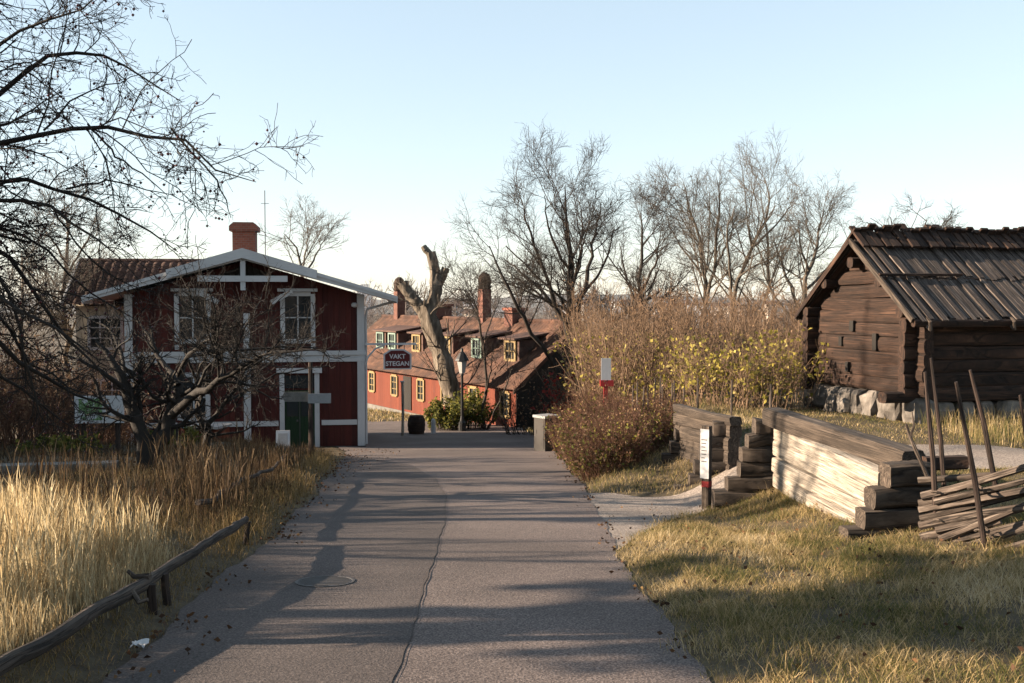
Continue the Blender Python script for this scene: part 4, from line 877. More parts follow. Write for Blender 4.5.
right_trees = [
    ('slim brown bare tree right beside the tallest bare tree', 52, [[(640, 400, 11), (641, 330, 9), (639, 270, 6.5), (643, 225, 4), (640, 185, 1.3)], [(640, 300, 5), (625, 262, 3.5), (618, 222, 1.3)], [(640, 280, 5), (655, 250, 3.5), (662, 212, 1.3)], [(639, 320, 4), (660, 290, 3), (675, 270, 1.2)]], 'bark', 8),
    ('grey bare tree whose fan of twin stems spreads at roof ridge height', 60, [[(704, 400, 9), (705, 340, 8), (706, 300, 7.5), (706, 262, 6), (700, 225, 4.5), (692, 190, 3), (684, 158, 1.2)], [(706, 290, 6), (716, 250, 5), (718, 210, 4), (722, 175, 2.5), (718, 150, 1)], [(706, 262, 4), (690, 240, 3), (672, 215, 2), (664, 190, 1)], [(716, 250, 4), (728, 222, 3), (738, 200, 1)], [(703, 300, 3.5), (688, 280, 2.5), (676, 262, 1)]], 'barkgrey', 9),
    ('grey bare tree leaning right with crown forked high above the thicket', 58, [[(728, 400, 8), (729, 340, 7.5), (732, 300, 7), (738, 262, 6), (756, 225, 5), (768, 200, 4), (774, 170, 2.5), (768, 150, 1)], [(733, 290, 5), (730, 250, 4), (726, 215, 3), (735, 180, 1.2)], [(756, 225, 4), (772, 210, 3), (792, 185, 2), (800, 168, 1)], [(738, 262, 4), (752, 250, 3), (775, 240, 2), (790, 225, 1)]], 'barkgrey', 10),
    ('thin straight bare tree between the two grey forked trees and the log roof', 62, [[(762, 400, 6), (763, 330, 5.5), (766, 280, 5), (770, 235, 4), (768, 195, 2.5), (760, 160, 1)], [(766, 280, 3), (778, 250, 2.5), (786, 225, 1)], [(768, 250, 3), (756, 225, 2), (748, 200, 1)]], 'barkgrey', 12),
    ('broad crowned grey bare tree next to the log storehouse roof', 56, [[(800, 400, 11), (799, 340, 10), (800, 305, 9), (806, 275, 7), (814, 240, 5), (822, 210, 3), (826, 185, 1.2)], [(800, 300, 6), (790, 270, 5), (778, 240, 3.5), (772, 212, 1.2)], [(806, 275, 5), (826, 255, 4), (848, 228, 3), (862, 205, 1.2)], [(802, 300, 6), (822, 285, 5), (838, 270, 3), (858, 252, 1.2)], [(810, 255, 4), (800, 225, 3), (798, 195, 1.2)]], 'barkgrey', 14)]
for (lab, Y_, limbs, mm, sd_) in right_trees:
    tree('bare_tree', lab, 'tree', Y_, limbs, lvls(9, 7, 5, f1=.46, rm=(.017, .010, .0068)), M[mm], sd_, shrink=.88, group='bare trees beyond the thicket')
tree('bare_tree', 'dark bare treetop with dense twigs rising behind the log roof', 'tree', 45, [[(905, 380, 8), (905, 300, 7), (903, 250, 5), (898, 225, 3), (890, 205, 1.2)], [(904, 270, 4), (915, 235, 3), (928, 208, 1.2)], [(903, 250, 3), (885, 228, 2), (870, 212, 1)], [(904, 260, 3), (930, 232, 2.2), (942, 214, 1)]], lvls(6, 5, 3, f1=.3, rm=(.02, .011, .009)), M['bark'], 16, shrink=.93)
tree('bare_tree', 'small bare tree with a forked crown behind the red house chimney', 'tree', 46, [[(302, 420, 8), (302, 320, 7), (302, 280, 6), (304, 262, 4), (298, 240, 3), (284, 222, 1.2)], [(303, 268, 4), (314, 250, 3), (326, 226, 1.2)], [(302, 262, 3), (306, 240, 2.5), (309, 215, 1)]], lvls(8, 6, 3, f1=.38, rm=(.016, .009, .007)), M['barkgrey'], 21, shrink=.94)
tree('bare_tree', 'bare grey tree rising left of the dark tiled wing roof', 'tree', 34, [[(66, 440, 9), (66, 350, 8), (65, 300, 7), (68, 265, 5.5), (72, 235, 3.5), (64, 205, 1.5)], [(68, 275, 4), (82, 248, 3), (95, 228, 1.2)], [(66, 262, 4), (52, 240, 3), (40, 222, 1.2)], [(66, 300, 3), (48, 275, 2.5), (30, 262, 1)]], lvls(8, 6, 5, rm=(.014, .01, .007)), M['barkgrey'], 22)
tree('bare_tree', 'pale slender bare tree half hidden at the left picture edge', 'tree', 30, [[(20, 450, 8), (22, 380, 7), (20, 330, 6), (26, 290, 4), (22, 250, 1.5)], [(21, 340, 4), (36, 310, 3), (46, 285, 1.2)], [(21, 330, 3), (6, 300, 2.5), (-5, 280, 1.2)]], lvls(8, 6, 5, rm=(.013, .009, .007)), M['barkgrey'], 23)
tree('sapling', 'slender bare sapling between the street lamp and a dormer', 'tree', 40.5, [[(484, 440, 5), (485, 390, 4.5), (483, 345, 4), (478, 312, 3), (462, 285, 1.2)], [(484, 350, 3), (478, 315, 2.2), (470, 290, 1)], [(485, 395, 3), (490, 375, 2.2), (494, 350, 1)], [(484, 340, 2.5), (492, 318, 2), (500, 300, 1)], [(486, 432, 4), (498, 405, 3), (505, 385, 2), (512, 365, 1)]], lvls(7, 5, 4, f1=.4, rm=(.012, .008, .006)), M['bark'], 25)
# pollarded trunk
def pollard():
    Y_ = 43.0
    base = ground(459, Y_); root = thing('pollarded_tree', 'pale lopped tree trunk leaning left with two sawn off limbs', 'tree', base)
    SW = .84
    lim = [[(462, 440, 24), (452, 392, 22), (441, 352, 22), (431, 325, 22), (424, 305, 19)], [(430, 322, 15), (417, 303, 14), (408, 292, 13), (402, 283, 13)], [(428, 316, 17), (436, 292, 15), (435, 270, 12), (431, 252, 11)], [(436, 290, 10), (443, 276, 9), (446, 268, 9)], [(431, 256, 8), (425, 249, 8), (423, 246, 6)]]
    lim = [[(p[0], p[1], p[2] * SW) for p in l] for l in lim]; names = ('trunk', 'limb', 'limb', 'limb', 'limb')
    for k, l in enumerate(lim):
        q, r = px_limb(l, Y_); q, r = resample(q, r, 22); r = r * (1 + rng.normal(size=22) * .04); mm = MB(); mm.tube(q, r, 18, jit=.13); mm.build(names[k], M['barkpale'], root, True, True)
    rg = np.random.default_rng(5); a = []
    for k in (0, 1, 3): q, r = px_limb(lim[k], Y_); q, r = resample(q, r, 12); a.append((q[None], r[None]))
    l1 = [sprout(rg, q, r * .2, n, .3, 1, (30, 80), .55, K=7, wob=.12, trop=.12, rmul=.5, rmin=.014) for (q, r), n in zip(a, (14, 22, 6))]
    PP = np.concatenate([x[0] for x in l1]); RR = np.concatenate([x[1] for x in l1]); l2 = sprout(rg, PP, RR, 4, .2, 1, (20, 50), .5, K=5, wob=.15, rmul=.6, rmin=.009)
    v, f = tubes_many([(PP, RR, 4), (*l2, 3)]); link('twigs', mesh_np('twigs', v, f), M['barkgrey'], root, True)
pollard()
# apple trees in the left garden
tw = [dict(n=8, t0=.25, t1=1.0, ang=(30, 80), lenf=.55, K=9, wob=.24, trop=.14, rmul=.45, rmin=.009, minlen=.4), dict(n=8, t0=.1, t1=1, ang=(30, 75), lenf=.5, K=6, wob=.28, trop=.1, rmul=.6, rmin=.005, minlen=.2), dict(n=4, t0=.1, t1=1, ang=(30, 75), lenf=.6, K=5, wob=.22, trop=.08, rmul=.6, rmin=.003, minlen=.1)]
tree('apple_tree', 'gnarled dark apple tree with a V shaped double trunk', 'tree', 15, [
    [(148, 484, 26), (148, 462, 22), (143, 440, 17), (133, 410, 15), (126, 384, 13), (116, 362, 8), (96, 342, 4)],
    [(148, 466, 20), (158, 442, 19), (172, 418, 17), (180, 398, 15), (178, 375, 9), (190, 352, 5), (205, 335, 2.5)],
    [(172, 415, 12), (192, 400, 11, -.4), (212, 384, 8, -.8), (238, 368, 5, -1), (268, 352, 3, -1.4), (310, 350, 1.5, -1.5)],
    [(130, 395, 8), (112, 378, 6, -.3), (90, 365, 4, -.6), (58, 352, 2, -1)],
    [(178, 385, 8), (160, 358, 6, .4), (150, 340, 4, .6), (135, 318, 2, .8)],
    [(188, 356, 6), (220, 352, 4, .5), (262, 346, 3, .8), (318, 348, 1.5, 1)],
    [(178, 375, 6), (196, 346, 4, -.5), (230, 328, 3, -.8), (262, 322, 1.5, -1)],
    [(126, 384, 6), (120, 350, 4, .5), (112, 330, 3, .8), (88, 318, 1.5, 1)]],
    tw, M['barkdark'], 31, trunk_n=2, ws=.82)
tree('apple_tree', 'small thin apple tree whose trunk forks before the wooden bin', 'tree', 17.5, [
    [(203, 470, 10), (204, 450, 9), (205, 430, 8), (214, 415, 6), (226, 402, 4.5), (243, 382, 3), (258, 358, 1.5)],
    [(205, 432, 7), (196, 412, 6), (203, 388, 4.5), (216, 366, 3), (222, 340, 1.5)],
    [(226, 402, 4), (250, 388, 3, .4), (280, 372, 2, .8), (330, 366, 1.2, 1)],
    [(203, 392, 4), (190, 366, 3, -.4), (182, 338, 1.5, -.6)],
    [(230, 398, 3), (248, 368, 2.2), (280, 350, 1.6), (326, 350, 1)],
    [(243, 382, 2.5), (268, 366, 2, .3), (296, 342, 1.4, .6), (322, 336, 1, .8)]],
    tw, M['barkdark'], 32, trunk_n=2, ws=.85)
# near berry tree, trunk outside the frame on the left
Yb = 6.2
btr = [dict(n=17, t0=.12, t1=1.0, ang=(25, 75), lenf=.34, K=9, wob=.2, trop=.0, rmul=.4, rmin=.0032, minlen=.2, maxlen=.85), dict(n=7, t0=.1, t1=1, ang=(30, 75), lenf=.55, K=6, wob=.22, trop=.0, rmul=.6, rmin=.0021, minlen=.09, maxlen=.45), dict(n=4, t0=.15, t1=1, ang=(30, 80), lenf=.42, K=4, wob=.28, trop=-.01, rmul=.7, rmin=.0016, minlen=.04, maxlen=.2)]
tree('berry_tree', 'near tree with dark arching boughs of bare twigs and small red berries', 'tree', Yb, [
    [(-170, 640, 46), (-165, 480, 40), (-150, 330, 34), (-120, 200, 24), (-85, 120, 16), (-60, 60, 10), (-40, 0, 6), (-10, -60, 3)],
    [(-105, 160, 15), (-40, 120, 12), (0, 92, 9), (44, 56, 7), (79, 46, 6), (114, 52, 4.5), (145, 83, 3), (182, 102, 1.5)],
    [(-130, 240, 17), (-60, 165, 13), (0, 143, 9), (44, 130, 8), (88, 123, 7), (132, 125, 6), (171, 128, 5), (193, 152, 4), (226, 166, 2.5), (256, 182, 1.2)],
    [(171, 128, 4), (193, 152, 3.5), (214, 176, 3), (226, 200, 2), (231, 218, 1)],
    [(-140, 280, 15), (-60, 195, 11), (0, 176, 8), (66, 189, 6), (110, 206, 5), (145, 228, 3.5), (178, 252, 1.5)],
    [(-140, 300, 14), (-60, 215, 10), (0, 193, 7), (53, 206, 5.5), (88, 233, 4), (120, 258, 1.5)],
    [(-150, 330, 16), (-60, 232, 11), (0, 238, 8, .3), (30, 288, 7, .3), (70, 342, 5, .4), (112, 388, 2, .4)],
    [(-155, 350, 16), (-60, 290, 12), (0, 345, 9, .2), (40, 378, 7, .4), (90, 400, 4, .5), (130, 420, 1.5, .6)],
    [(-120, 200, 12), (-60, 90, 9), (0, 40, 6), (44, 22, 4), (90, 8, 2.5), (140, -20, 1.2)],
    [(-85, 120, 10), (-30, 20, 7), (20, -20, 5), (80, -60, 2)],
    [(-60, 250, 9), (0, 270, 6), (22, 335, 5), (30, 392, 3.5), (50, 430, 1.5)],
    [(-130, 260, 10), (-50, 225, 8), (10, 222, 5, .4), (60, 262, 4, .5), (100, 300, 3, .6), (140, 322, 1.3, .6)],
    [(44, 130, 4), (70, 100, 3, .3), (108, 84, 2.2, .4), (160, 72, 1.2, .5)],
    [(-60, 250, 9), (0, 300, 6, -.3), (40, 318, 5, -.4), (86, 352, 3, -.4), (120, 362, 1.2, -.4)],
    [(-60, 270, 9), (0, 318, 6, .6), (30, 362, 5, .8), (62, 388, 3, .9), (110, 400, 1.2, 1)],
    [(-60, 280, 9), (0, 372, 6, .3), (36, 402, 4, .4), (80, 432, 1.5, .5)],
    [(66, 189, 4), (104, 180, 3, .3), (150, 188, 2, .4), (196, 206, 1, .5)],
    [(53, 206, 3.5), (90, 262, 2.6, .3), (130, 285, 2, .4), (168, 300, 1, .5)],
    [(88, 124, 4), (120, 160, 3, -.2), (150, 178, 2, -.3), (168, 196, 1, -.3)]],
    btr, M['barkdark'], 41, trunk_n=1, ws=.6, berries=(1500, .010, M['berry']))
# trees just outside the left edge, whose shadows lie across the road
for k, (bx, by, hh, lab) in enumerate(((-17, 11.5, 9, 'tall bare tree outside the left edge beyond the berry tree'), (-20, 19, 10, 'tall bare tree outside the left edge beside the garden'))):
    z0 = Hf(bx, by); root = thing('bare_tree', lab, 'tree', (bx, by, z0), 0, 'bare trees left of the road'); rg = np.random.default_rng(60 + k)
    q = np.array([[bx, by, z0 - .2], [bx + .1, by, z0 + hh * .3], [bx - .1, by + .2, z0 + hh * .65], [bx, by, z0 + hh]]); q, r = resample(q, [.22, .18, .12, .03], 12)
    l1 = sprout(rg, q[None], r[None], 16, .2, 1, (30, 65), .5, K=9, wob=.15, trop=.05, rmul=.6, rmin=.03); l2 = sprout(rg, *l1, 7, .2, 1, (25, 60), .45, K=6, wob=.2, rmul=.6, rmin=.014); l3 = sprout(rg, *l2, 5, .2, 1, (25, 60), .45, K=5, wob=.2, rmul=.6, rmin=.008)
    v, f = tubes_many([(q[None], r[None], 9)]); link('trunk', mesh_np('trunk', v, f), M['bark'], root, True)
    v, f = tubes_many([(*l1, 5), (*l2, 4), (*l3, 3)]); link('branches', mesh_np('branches', v, f), M['bark'], root, True)

# unseen pine added outside the left edge, its crown shading the right hand bank
bx, by = -14.5, 6.3; z0 = Hf(bx, by); root = thing('shade_pine', 'unseen pine added outside the left edge to shade the right bank', 'tree', (bx, by, z0)); rg = np.random.default_rng(77)
q, r = resample(np.array([[bx, by, z0 - .2], [bx + .1, by, z0 + 2.5], [bx, by + .1, z0 + 5], [bx, by, z0 + 7.4]]), [.2, .17, .12, .04], 12)
l1 = sprout(rg, q[None], r[None], 34, .58, 1, (60, 95), .34, K=6, wob=.1, trop=.03, rmul=.5, rmin=.02); l2 = sprout(rg, *l1, 9, .2, 1, (25, 60), .45, K=5, wob=.15, rmul=.6, rmin=.01)
v, f = tubes_many([(q[None], r[None], 9)]); link('trunk', mesh_np('trunk', v, f), M['bark'], root, True)
v, f = tubes_many([(*l1, 5), (*l2, 3)]); link('branches', mesh_np('branches', v, f), M['bark'], root, True)
c = l2[0][rg.integers(0, len(l2[0]), 9000), rg.integers(1, 5, 9000)] + rg.normal(size=(9000, 3)) * .05; v, f = quads(c, .10 * rg.uniform(.6, 1.3, 9000), rg, aspect=2.2); kind(link('needles', mesh_np('needles', v, f), M['needle'], root, True), 'stuff')

# ------------------------------------------------------------------ shrubs
def stems(rg, cx, cy, rx, ry, n, h0, h1, r=.012, splay=.35, K=6, wob=.12, round_=True):
    a = rg.uniform(0, 2 * np.pi, n); q = np.sqrt(rg.uniform(0, 1, n)); x = cx + rx * q * np.cos(a); y = cy + ry * q * np.sin(a); z = H(x, y) - .05
    h = rg.uniform(h0, h1, n) * (1 - .35 * q ** 2 if round_ else 1); d = norm(np.stack([np.cos(a) * q * splay + rg.normal(size=n) * .12, np.sin(a) * q * splay + rg.normal(size=n) * .12, np.ones(n)], 1))
    pts = np.empty((n, K, 3)); pts[:, 0] = np.stack([x, y, z], 1); st = (h / (K - 1))[:, None]
    for k in range(1, K): d = norm(d + rg.normal(size=(n, 3)) * wob + np.array([0, 0, .05])); pts[:, k] = pts[:, k - 1] + d * st
    return pts, np.full((n, 1), r) * np.linspace(1, .4, K)[None] * rg.uniform(.7, 1.2, (n, 1))
def shrub(name, label, cat, cx, cy, rx, ry, n, h0, h1, tm, leaf=None, seed=0, n2=6, r=.012, group=None, splay=.35, n3=0):
    rg = np.random.default_rng(seed); root = thing(name, label, cat, (cx, cy, Hf(cx, cy)), 0, group)
    a = stems(rg, cx, cy, rx, ry, n, h0, h1, r, splay); l2 = sprout(rg, *a, n2, .25, 1, (20, 60), .35, K=5, wob=.2, trop=.08, rmul=.65, rmin=r * .4); lst = [(*a, 4), (*l2, 3)]
    if n3: l3 = sprout(rg, *l2, n3, .25, 1, (20, 60), .5, K=4, wob=.2, trop=.05, rmul=.7, rmin=r * .3); lst.append((*l3, 3))
    v, f = tubes_many(lst); link('stems', mesh_np('stems', v, f), tm, root, True)
    for lf in ([leaf] if leaf and not isinstance(leaf, list) else (leaf or [])):
        cnt, size, mm, t0 = lf; src = l2[0]; idx = rg.integers(0, len(src), cnt * 3); c = src[idx, rg.integers(0, 5, cnt * 3)]
        zt = c[:, 2] - Hf(cx, cy); c = c[zt < t0 * h1][:cnt]; c = c + rg.normal(size=c.shape) * size * .5
        v, f = quads(c, size * rg.uniform(.6, 1.25, len(c)), rg); kind(link('leaves', mesh_np('leaves', v, f), mm, root, True), 'stuff')
    return root
for k in range(6):  # unseen evergreen row, added to shade the garden and left half of the road
    cy_ = 11.6 + 2.3 * k; cx_ = -14.6 - .35 * k
    shrub('shade_bush', 'unseen evergreen bush added outside the left edge to shade the garden', 'bush', cx_, cy_, 1.3, 1.4, 90, 2.4, (3.3, 4.4, 3.5, 4.6, 3.9, 4.8)[k], M['bark'], (2600, .16, M['needle'], 2), 200 + k, n2=10, r=.014, group='added shade bushes left of the garden')
# yellow leaved shrubs before the thicket
ysh = [(650, 24.5, 'yellow leaved shrub behind the stake fence', .9), (690, 23.5, 'tall yellow leaved shrub right of the stake fence', 1.0), (722, 22.0, 'yellow leaved shrub above the grey stacked logs', .95), (752, 21.5, 'large pale yellow leaved shrub above the gap between log walls', 1.0), (788, 22.5, 'greenish yellow shrub beside the storehouse corner', 1.05), (622, 27, 'sparse yellow leaved shrub right of the white notice board', .9)]
for k, (px, Y_, lab, s_) in enumerate(ysh):
    g = ground(px, Y_); shrub('yellow_shrub', lab, 'shrub', g[0], g[1], .75, .8, 60, .9 * s_, 1.9 * s_, M['twig'], (420, .075, M['yleaf'], .95), 70 + k, n2=8, r=.01, group='yellow leaved shrubs')
g = ground(463, 41); shrub('yellow_bush', 'dense yellow green bush at the foot of the street lamp', 'bush', g[0], g[1], 1.1, .8, 90, 1.0, 1.75, M['bark'], (3600, .085, M['gleaf'], 1.2), 90, n2=7)
g = ground(447, 40.3); shrub('yellow_bush', 'lower olive bush in front of the lopped trunk', 'bush', g[0], g[1], .7, .6, 50, .7, 1.3, M['bark'], (1800, .085, M['gleaf'], 1.2), 91, n2=7)
g = ground(580, 31); shrub('red_shrub', 'sparse shrub with red leaves before the dark gable', 'shrub', g[0], g[1], .9, .7, 50, 1.6, 2.7, M['bark'], (700, .10, M['rleaf'], 1.2), 92, n2=7)
g = ground(545, 37.5); shrub('bare_bush', 'dark bare bush against the shaded gable of the red house', 'bush', g[0], g[1], 1.6, .9, 130, 1.2, 2.6, M['barkdark'], (500, .08, M['bleaf'], 1.2), 93, n2=9)
g = ground(600, 33); shrub('bare_bush', 'tangled bare brown bush left of the tall notice board', 'bush', g[0], g[1], 1.2, 1.2, 120, 1.8, 3.3, M['twig'], None, 94, n2=9, n3=3)
# hedge beside the road
hg = [(1.85, 18.3, .5, .7, 'brown hedge bush nearest the gravel path', 1.15), (1.9, 20.0, .6, 1.1, 'middle brown hedge bush with olive leaves', 1.3), (2.0, 21.6, .65, 1.3, 'bushy red brown hedge clump left of the notice board post', 1.4), (1.95, 24.3, .7, 1.4, 'far end red brown hedge bush near the grey cabinet', 1.5), (2.75, 20.2, .5, .9, 'brown hedge bush next to the stacked logs', 1.2)]
for k, (cx, cy, rx, ry, lab, hh) in enumerate(hg):
    shrub('hedge_bush', lab, 'bush', cx, cy, rx * 1.1, ry * 1.1, 260, hh * .45, hh * 1.12, M['twigred'], [(2000, .035, M['bleaf'], 2), (900, .05, M['gleaf'], .7)], 100 + k, n2=9, r=.007, group='hedge bushes along the road', splay=.45, n3=2)
# brown thicket mass
rg = np.random.default_rng(7); lst = []; lf = []
n = 1050; Y_ = rg.uniform(24.5, 41, n); pxs = rg.uniform(590, 830, n); pxs = pxs + 7 * np.sin(pxs * .17 + Y_); x = (pxs - 512) / F * Y_; z = H(x, Y_) - .1
K = 7; topz = 1.6 - (rg.uniform(297, 356, n) + 9 * np.sin(pxs * .09) + 6 * np.sin(pxs * .23) - 300) / F * Y_ ; h = np.clip(topz - z, 1.2, 5.2); d = norm(np.stack([rg.normal(size=n) * .14, rg.normal(size=n) * .14, np.ones(n)], 1)); pts = np.empty((n, K, 3)); pts[:, 0] = np.stack([x, Y_, z], 1)
for k in range(1, K): d = norm(d + rg.normal(size=(n, 3)) * .09 + np.array([0, 0, .04])); pts[:, k] = pts[:, k - 1] + d * (h / (K - 1))[:, None]
rad = np.full((n, 1), .016) * np.linspace(1, .4, K)[None] * rg.uniform(.6, 1.3, (n, 1))
l2 = sprout(rg, pts, rad, 9, .2, 1, (15, 50), .3, K=5, wob=.18, trop=.1, rmul=.6, rmin=.007); l3 = sprout(rg, *l2, 4, .2, 1, (20, 55), .5, K=4, wob=.2, trop=.06, rmul=.7, rmin=.0055)
stuff('thicket', tubes_many([(pts, rad, 4), (*l2, 3), (*l3, 3)]), M['twig'])
idx = rg.integers(0, len(l3[0]), 9000); c = l3[0][idx, 3] + rg.normal(size=(9000, 3)) * .03; stuff('thicket_leaves', quads(c, .045 * rg.uniform(.5, 1.2, 9000), rg), M['bleaf'])
c = c[(c[:, 2] < .7) & (c[:, 1] < 37)][:4200] + rg.normal(size=(1, 3)) * .05; stuff('thicket_yellow_leaves', quads(c, .075 * rg.uniform(.5, 1.2, len(c)), rg), M['yleaf'])
# brown bushes left of the house
for k, (px, Y_, rx, h, lab) in enumerate(((20, 22, 1.3, 2.4, 'tall dry brown bush at the left edge behind the low wall'), (62, 24, 1.2, 2.3, 'dry brown bush behind the map board'), (-25, 20, 1.4, 2.6, 'dark brown bush half outside the left edge'), (112, 26.5, .9, 1.6, 'low dry bush at the left corner of the red house'), (40, 29, 1.6, 3.0, 'broad bare bush left of the cream house wing'))):
    g = ground(px, Y_); shrub('brown_bush', lab, 'bush', g[0], g[1], rx, rx * .8, 130, h * .6, h, M['twigred'] if k != 4 else M['twig'], (1500, .05, M['bleaf'], 1.3), 120 + k, n2=9, r=.011, group='brown garden bushes', n3=2)
g = ground(62, 18.6); shrub('garden_plant', 'low yellow green plant beside the low concrete wall', 'plant', g[0], g[1], .8, .4, 40, .25, .5, M['twig'], (700, .07, M['gleaf'], 2), 130, n2=4, r=.006)
g = ground(173, 22); shrub('garden_plant', 'low yellow green plant between the apple trunk and wooden bin', 'plant', g[0], g[1], .6, .4, 40, .3, .6, M['twig'], (600, .07, M['gleaf'], 2), 131, n2=4, r=.006)
# far wood
rg = np.random.default_rng(17); n = 330; Y_ = rg.uniform(110, 330, n); x = (rg.uniform(330, 1000, n) - 512) / F * Y_; z = H(x, Y_) - .3
top = 1.6 + rg.uniform(-9, 1.5, n); h = np.clip(top - z, 5, 30); pts = np.stack([np.stack([x + rg.normal(size=n) * .3 * t, Y_ + 0 * x, z + h * t], 1) for t in np.linspace(0, 1, 6)], 1); rad = np.full((n, 1), .2) * np.linspace(1, .2, 6)[None]
l2 = sprout(rg, pts, rad, 22, .25, 1, (25, 60), .3, K=5, wob=.15, trop=.06, rmul=.5, rmin=.07); l3 = sprout(rg, *l2, 6, .2, 1, (25, 60), .5, K=4, wob=.2, trop=.05, rmul=.6, rmin=.05)
stuff('far_wood', tubes_many([(pts, rad, 4), (*l2, 3), (*l3, 3)]), M['farwood'])

# ------------------------------------------------------------------ distant city
def city_mat(name, c, win):
    m = bpy.data.materials.new(name); N, L = nt(m); b_ = N['Principled BSDF']; b_.inputs['Roughness'].default_value = .8
    tc = N.new('ShaderNodeTexCoord'); sp = N.new('ShaderNodeSeparateXYZ'); L.new(tc.outputs['Object'], sp.inputs[0]); ad = N.new('ShaderNodeMath'); ad.operation = 'ADD'; L.new(sp.outputs[0], ad.inputs[0]); L.new(sp.outputs[1], ad.inputs[1])
    cb = N.new('ShaderNodeCombineXYZ'); L.new(ad.outputs[0], cb.inputs[0]); L.new(sp.outputs[2], cb.inputs[1]); t = N.new('ShaderNodeTexBrick'); t.offset = 0; t.inputs['Scale'].default_value = .3; t.inputs['Brick Width'].default_value = .9; t.inputs['Row Height'].default_value = .9; t.inputs['Mortar Size'].default_value = .22
    t.inputs['Color1'].default_value = (*win, 1); t.inputs['Color2'].default_value = (*win, 1); t.inputs['Mortar'].default_value = (*c, 1); L.new(cb.outputs[0], t.inputs[0]); L.new(t.outputs[0], b_.inputs['Base Color']); return m
CM = [city_mat('city_wall_pale', (.62, .6, .56), (.2, .22, .25)), city_mat('city_wall_cream', (.6, .5, .4), (.2, .2, .2)), city_mat('city_wall_grey', (.4, .4, .42), (.15, .17, .2))]
rc = random.Random(4)
for k in range(34):
    Y_ = rc.uniform(650, 1500); px = rc.uniform(400, 830); topy = rc.uniform(299, 312); xw = (px - 512) / F * Y_; zt = 1.6 - (topy - 300) / F * Y_; z0 = Hf(xw, Y_)
    if zt < z0 + 6: zt = z0 + 8
    wd_ = rc.uniform(9, 30); dp_ = rc.uniform(10, 16)
    t = thing('apartment_block', 'tiny pale city building far away on the horizon', 'building', (xw, Y_, z0), rc.uniform(-.4, .4), 'distant city buildings')
    b = MB(); b.box(-wd_ / 2, wd_ / 2, 0, dp_, -2, zt - z0 - 3); b.build('wall', CM[k % 3], t)
    b = MB(); b.prism([(-wd_ / 2 - .4, -.4, zt - z0 - 3), (-wd_ / 2 - .4, dp_ / 2, zt - z0), (-wd_ / 2 - .4, dp_ + .4, zt - z0 - 3)], (wd_ + .8, 0, 0)); b.build('roof', M['greymetal'] if k % 2 else M['tiledark'], t)
for px, topy, Y_, lab, w_ in ((364, 284, 1400, 'pale far tower block just right of the red house roof', 9), (470, 303, 1300, 'pale far tower block between the chimneys', 8), (660, 292, 1600, 'slim far red and white mast tower above the thicket', 4)):
    xw = (px - 512) / F * Y_; z0 = Hf(xw, Y_); zt = 1.6 - (topy - 300) / F * Y_; t = thing('tower_block', lab, 'tower', (xw, Y_, z0))
    b = MB(); b.box(-w_, w_, 0, w_ * 2, -2, zt - z0 - 5); b.build('shaft', CM[2], t); b = MB(); b.box(-w_ * .55, w_ * .55, w_ * .4, w_ * 1.5, zt - z0 - 4.99, zt - z0); b.build('top_storey', CM[0], t)

# ------------------------------------------------------------------ grass and litter
rg = np.random.default_rng(99)
def scatter(n, x0, x1, y0, y1, dens=None):
    x = rg.uniform(x0, x1, n); y = rg.uniform(y0, y1, n); k = (road_mask(x, y, .05) < .3) & (path_mask(x, y, .05) < .3)
    if dens is not None: k &= rg.random(n) < dens(x, y)
    return x[k], y[k]
def fbm(x, y, s=1.0): return .5 + .25 * np.sin(x * 1.7 * s + y * .9 * s) + .15 * np.sin(x * 3.9 * s - y * 2.8 * s + 1) + .12 * np.sin(y * 6.1 * s + x * 5.2 * s)
parts = []
# tall golden grass
def dg(x, y):
    e = xl(y) - x
    return ss(e, .3, .6) * np.clip((fbm(x, y, 1.2) * .6 + fbm(x + 5, y + 2, 3.1) * .4 - .33) * 3.2, .06, 1) * (1 - ss(y, 8.2, 10))
x, y = scatter(70000, -6.5, -2.7, 4.0, 10, dg); n = len(x); e = xl(y) - x; h = rg.uniform(.14, .5, n) * (.45 + .75 * fbm(x, y, 1.6)) * (.5 + .5 * ss(e, .3, 1.1))
parts.append(blades(x, y, h, rg.uniform(.003, .006, n), rg.uniform(.05, .5, n), rg))
x, y = scatter(9000, -6.5, -3.1, 4.5, 10, lambda x, y: dg(x, y) ** 2); n = len(x); parts.append(blades(x, y, rg.uniform(.38, .66, n) * (.7 + .4 * fbm(x, y, .9)), rg.uniform(.004, .006, n), rg.uniform(.03, .25, n), rg, head=1.8))
stuff('tall_grass', merge(parts), M['tallgrass'])
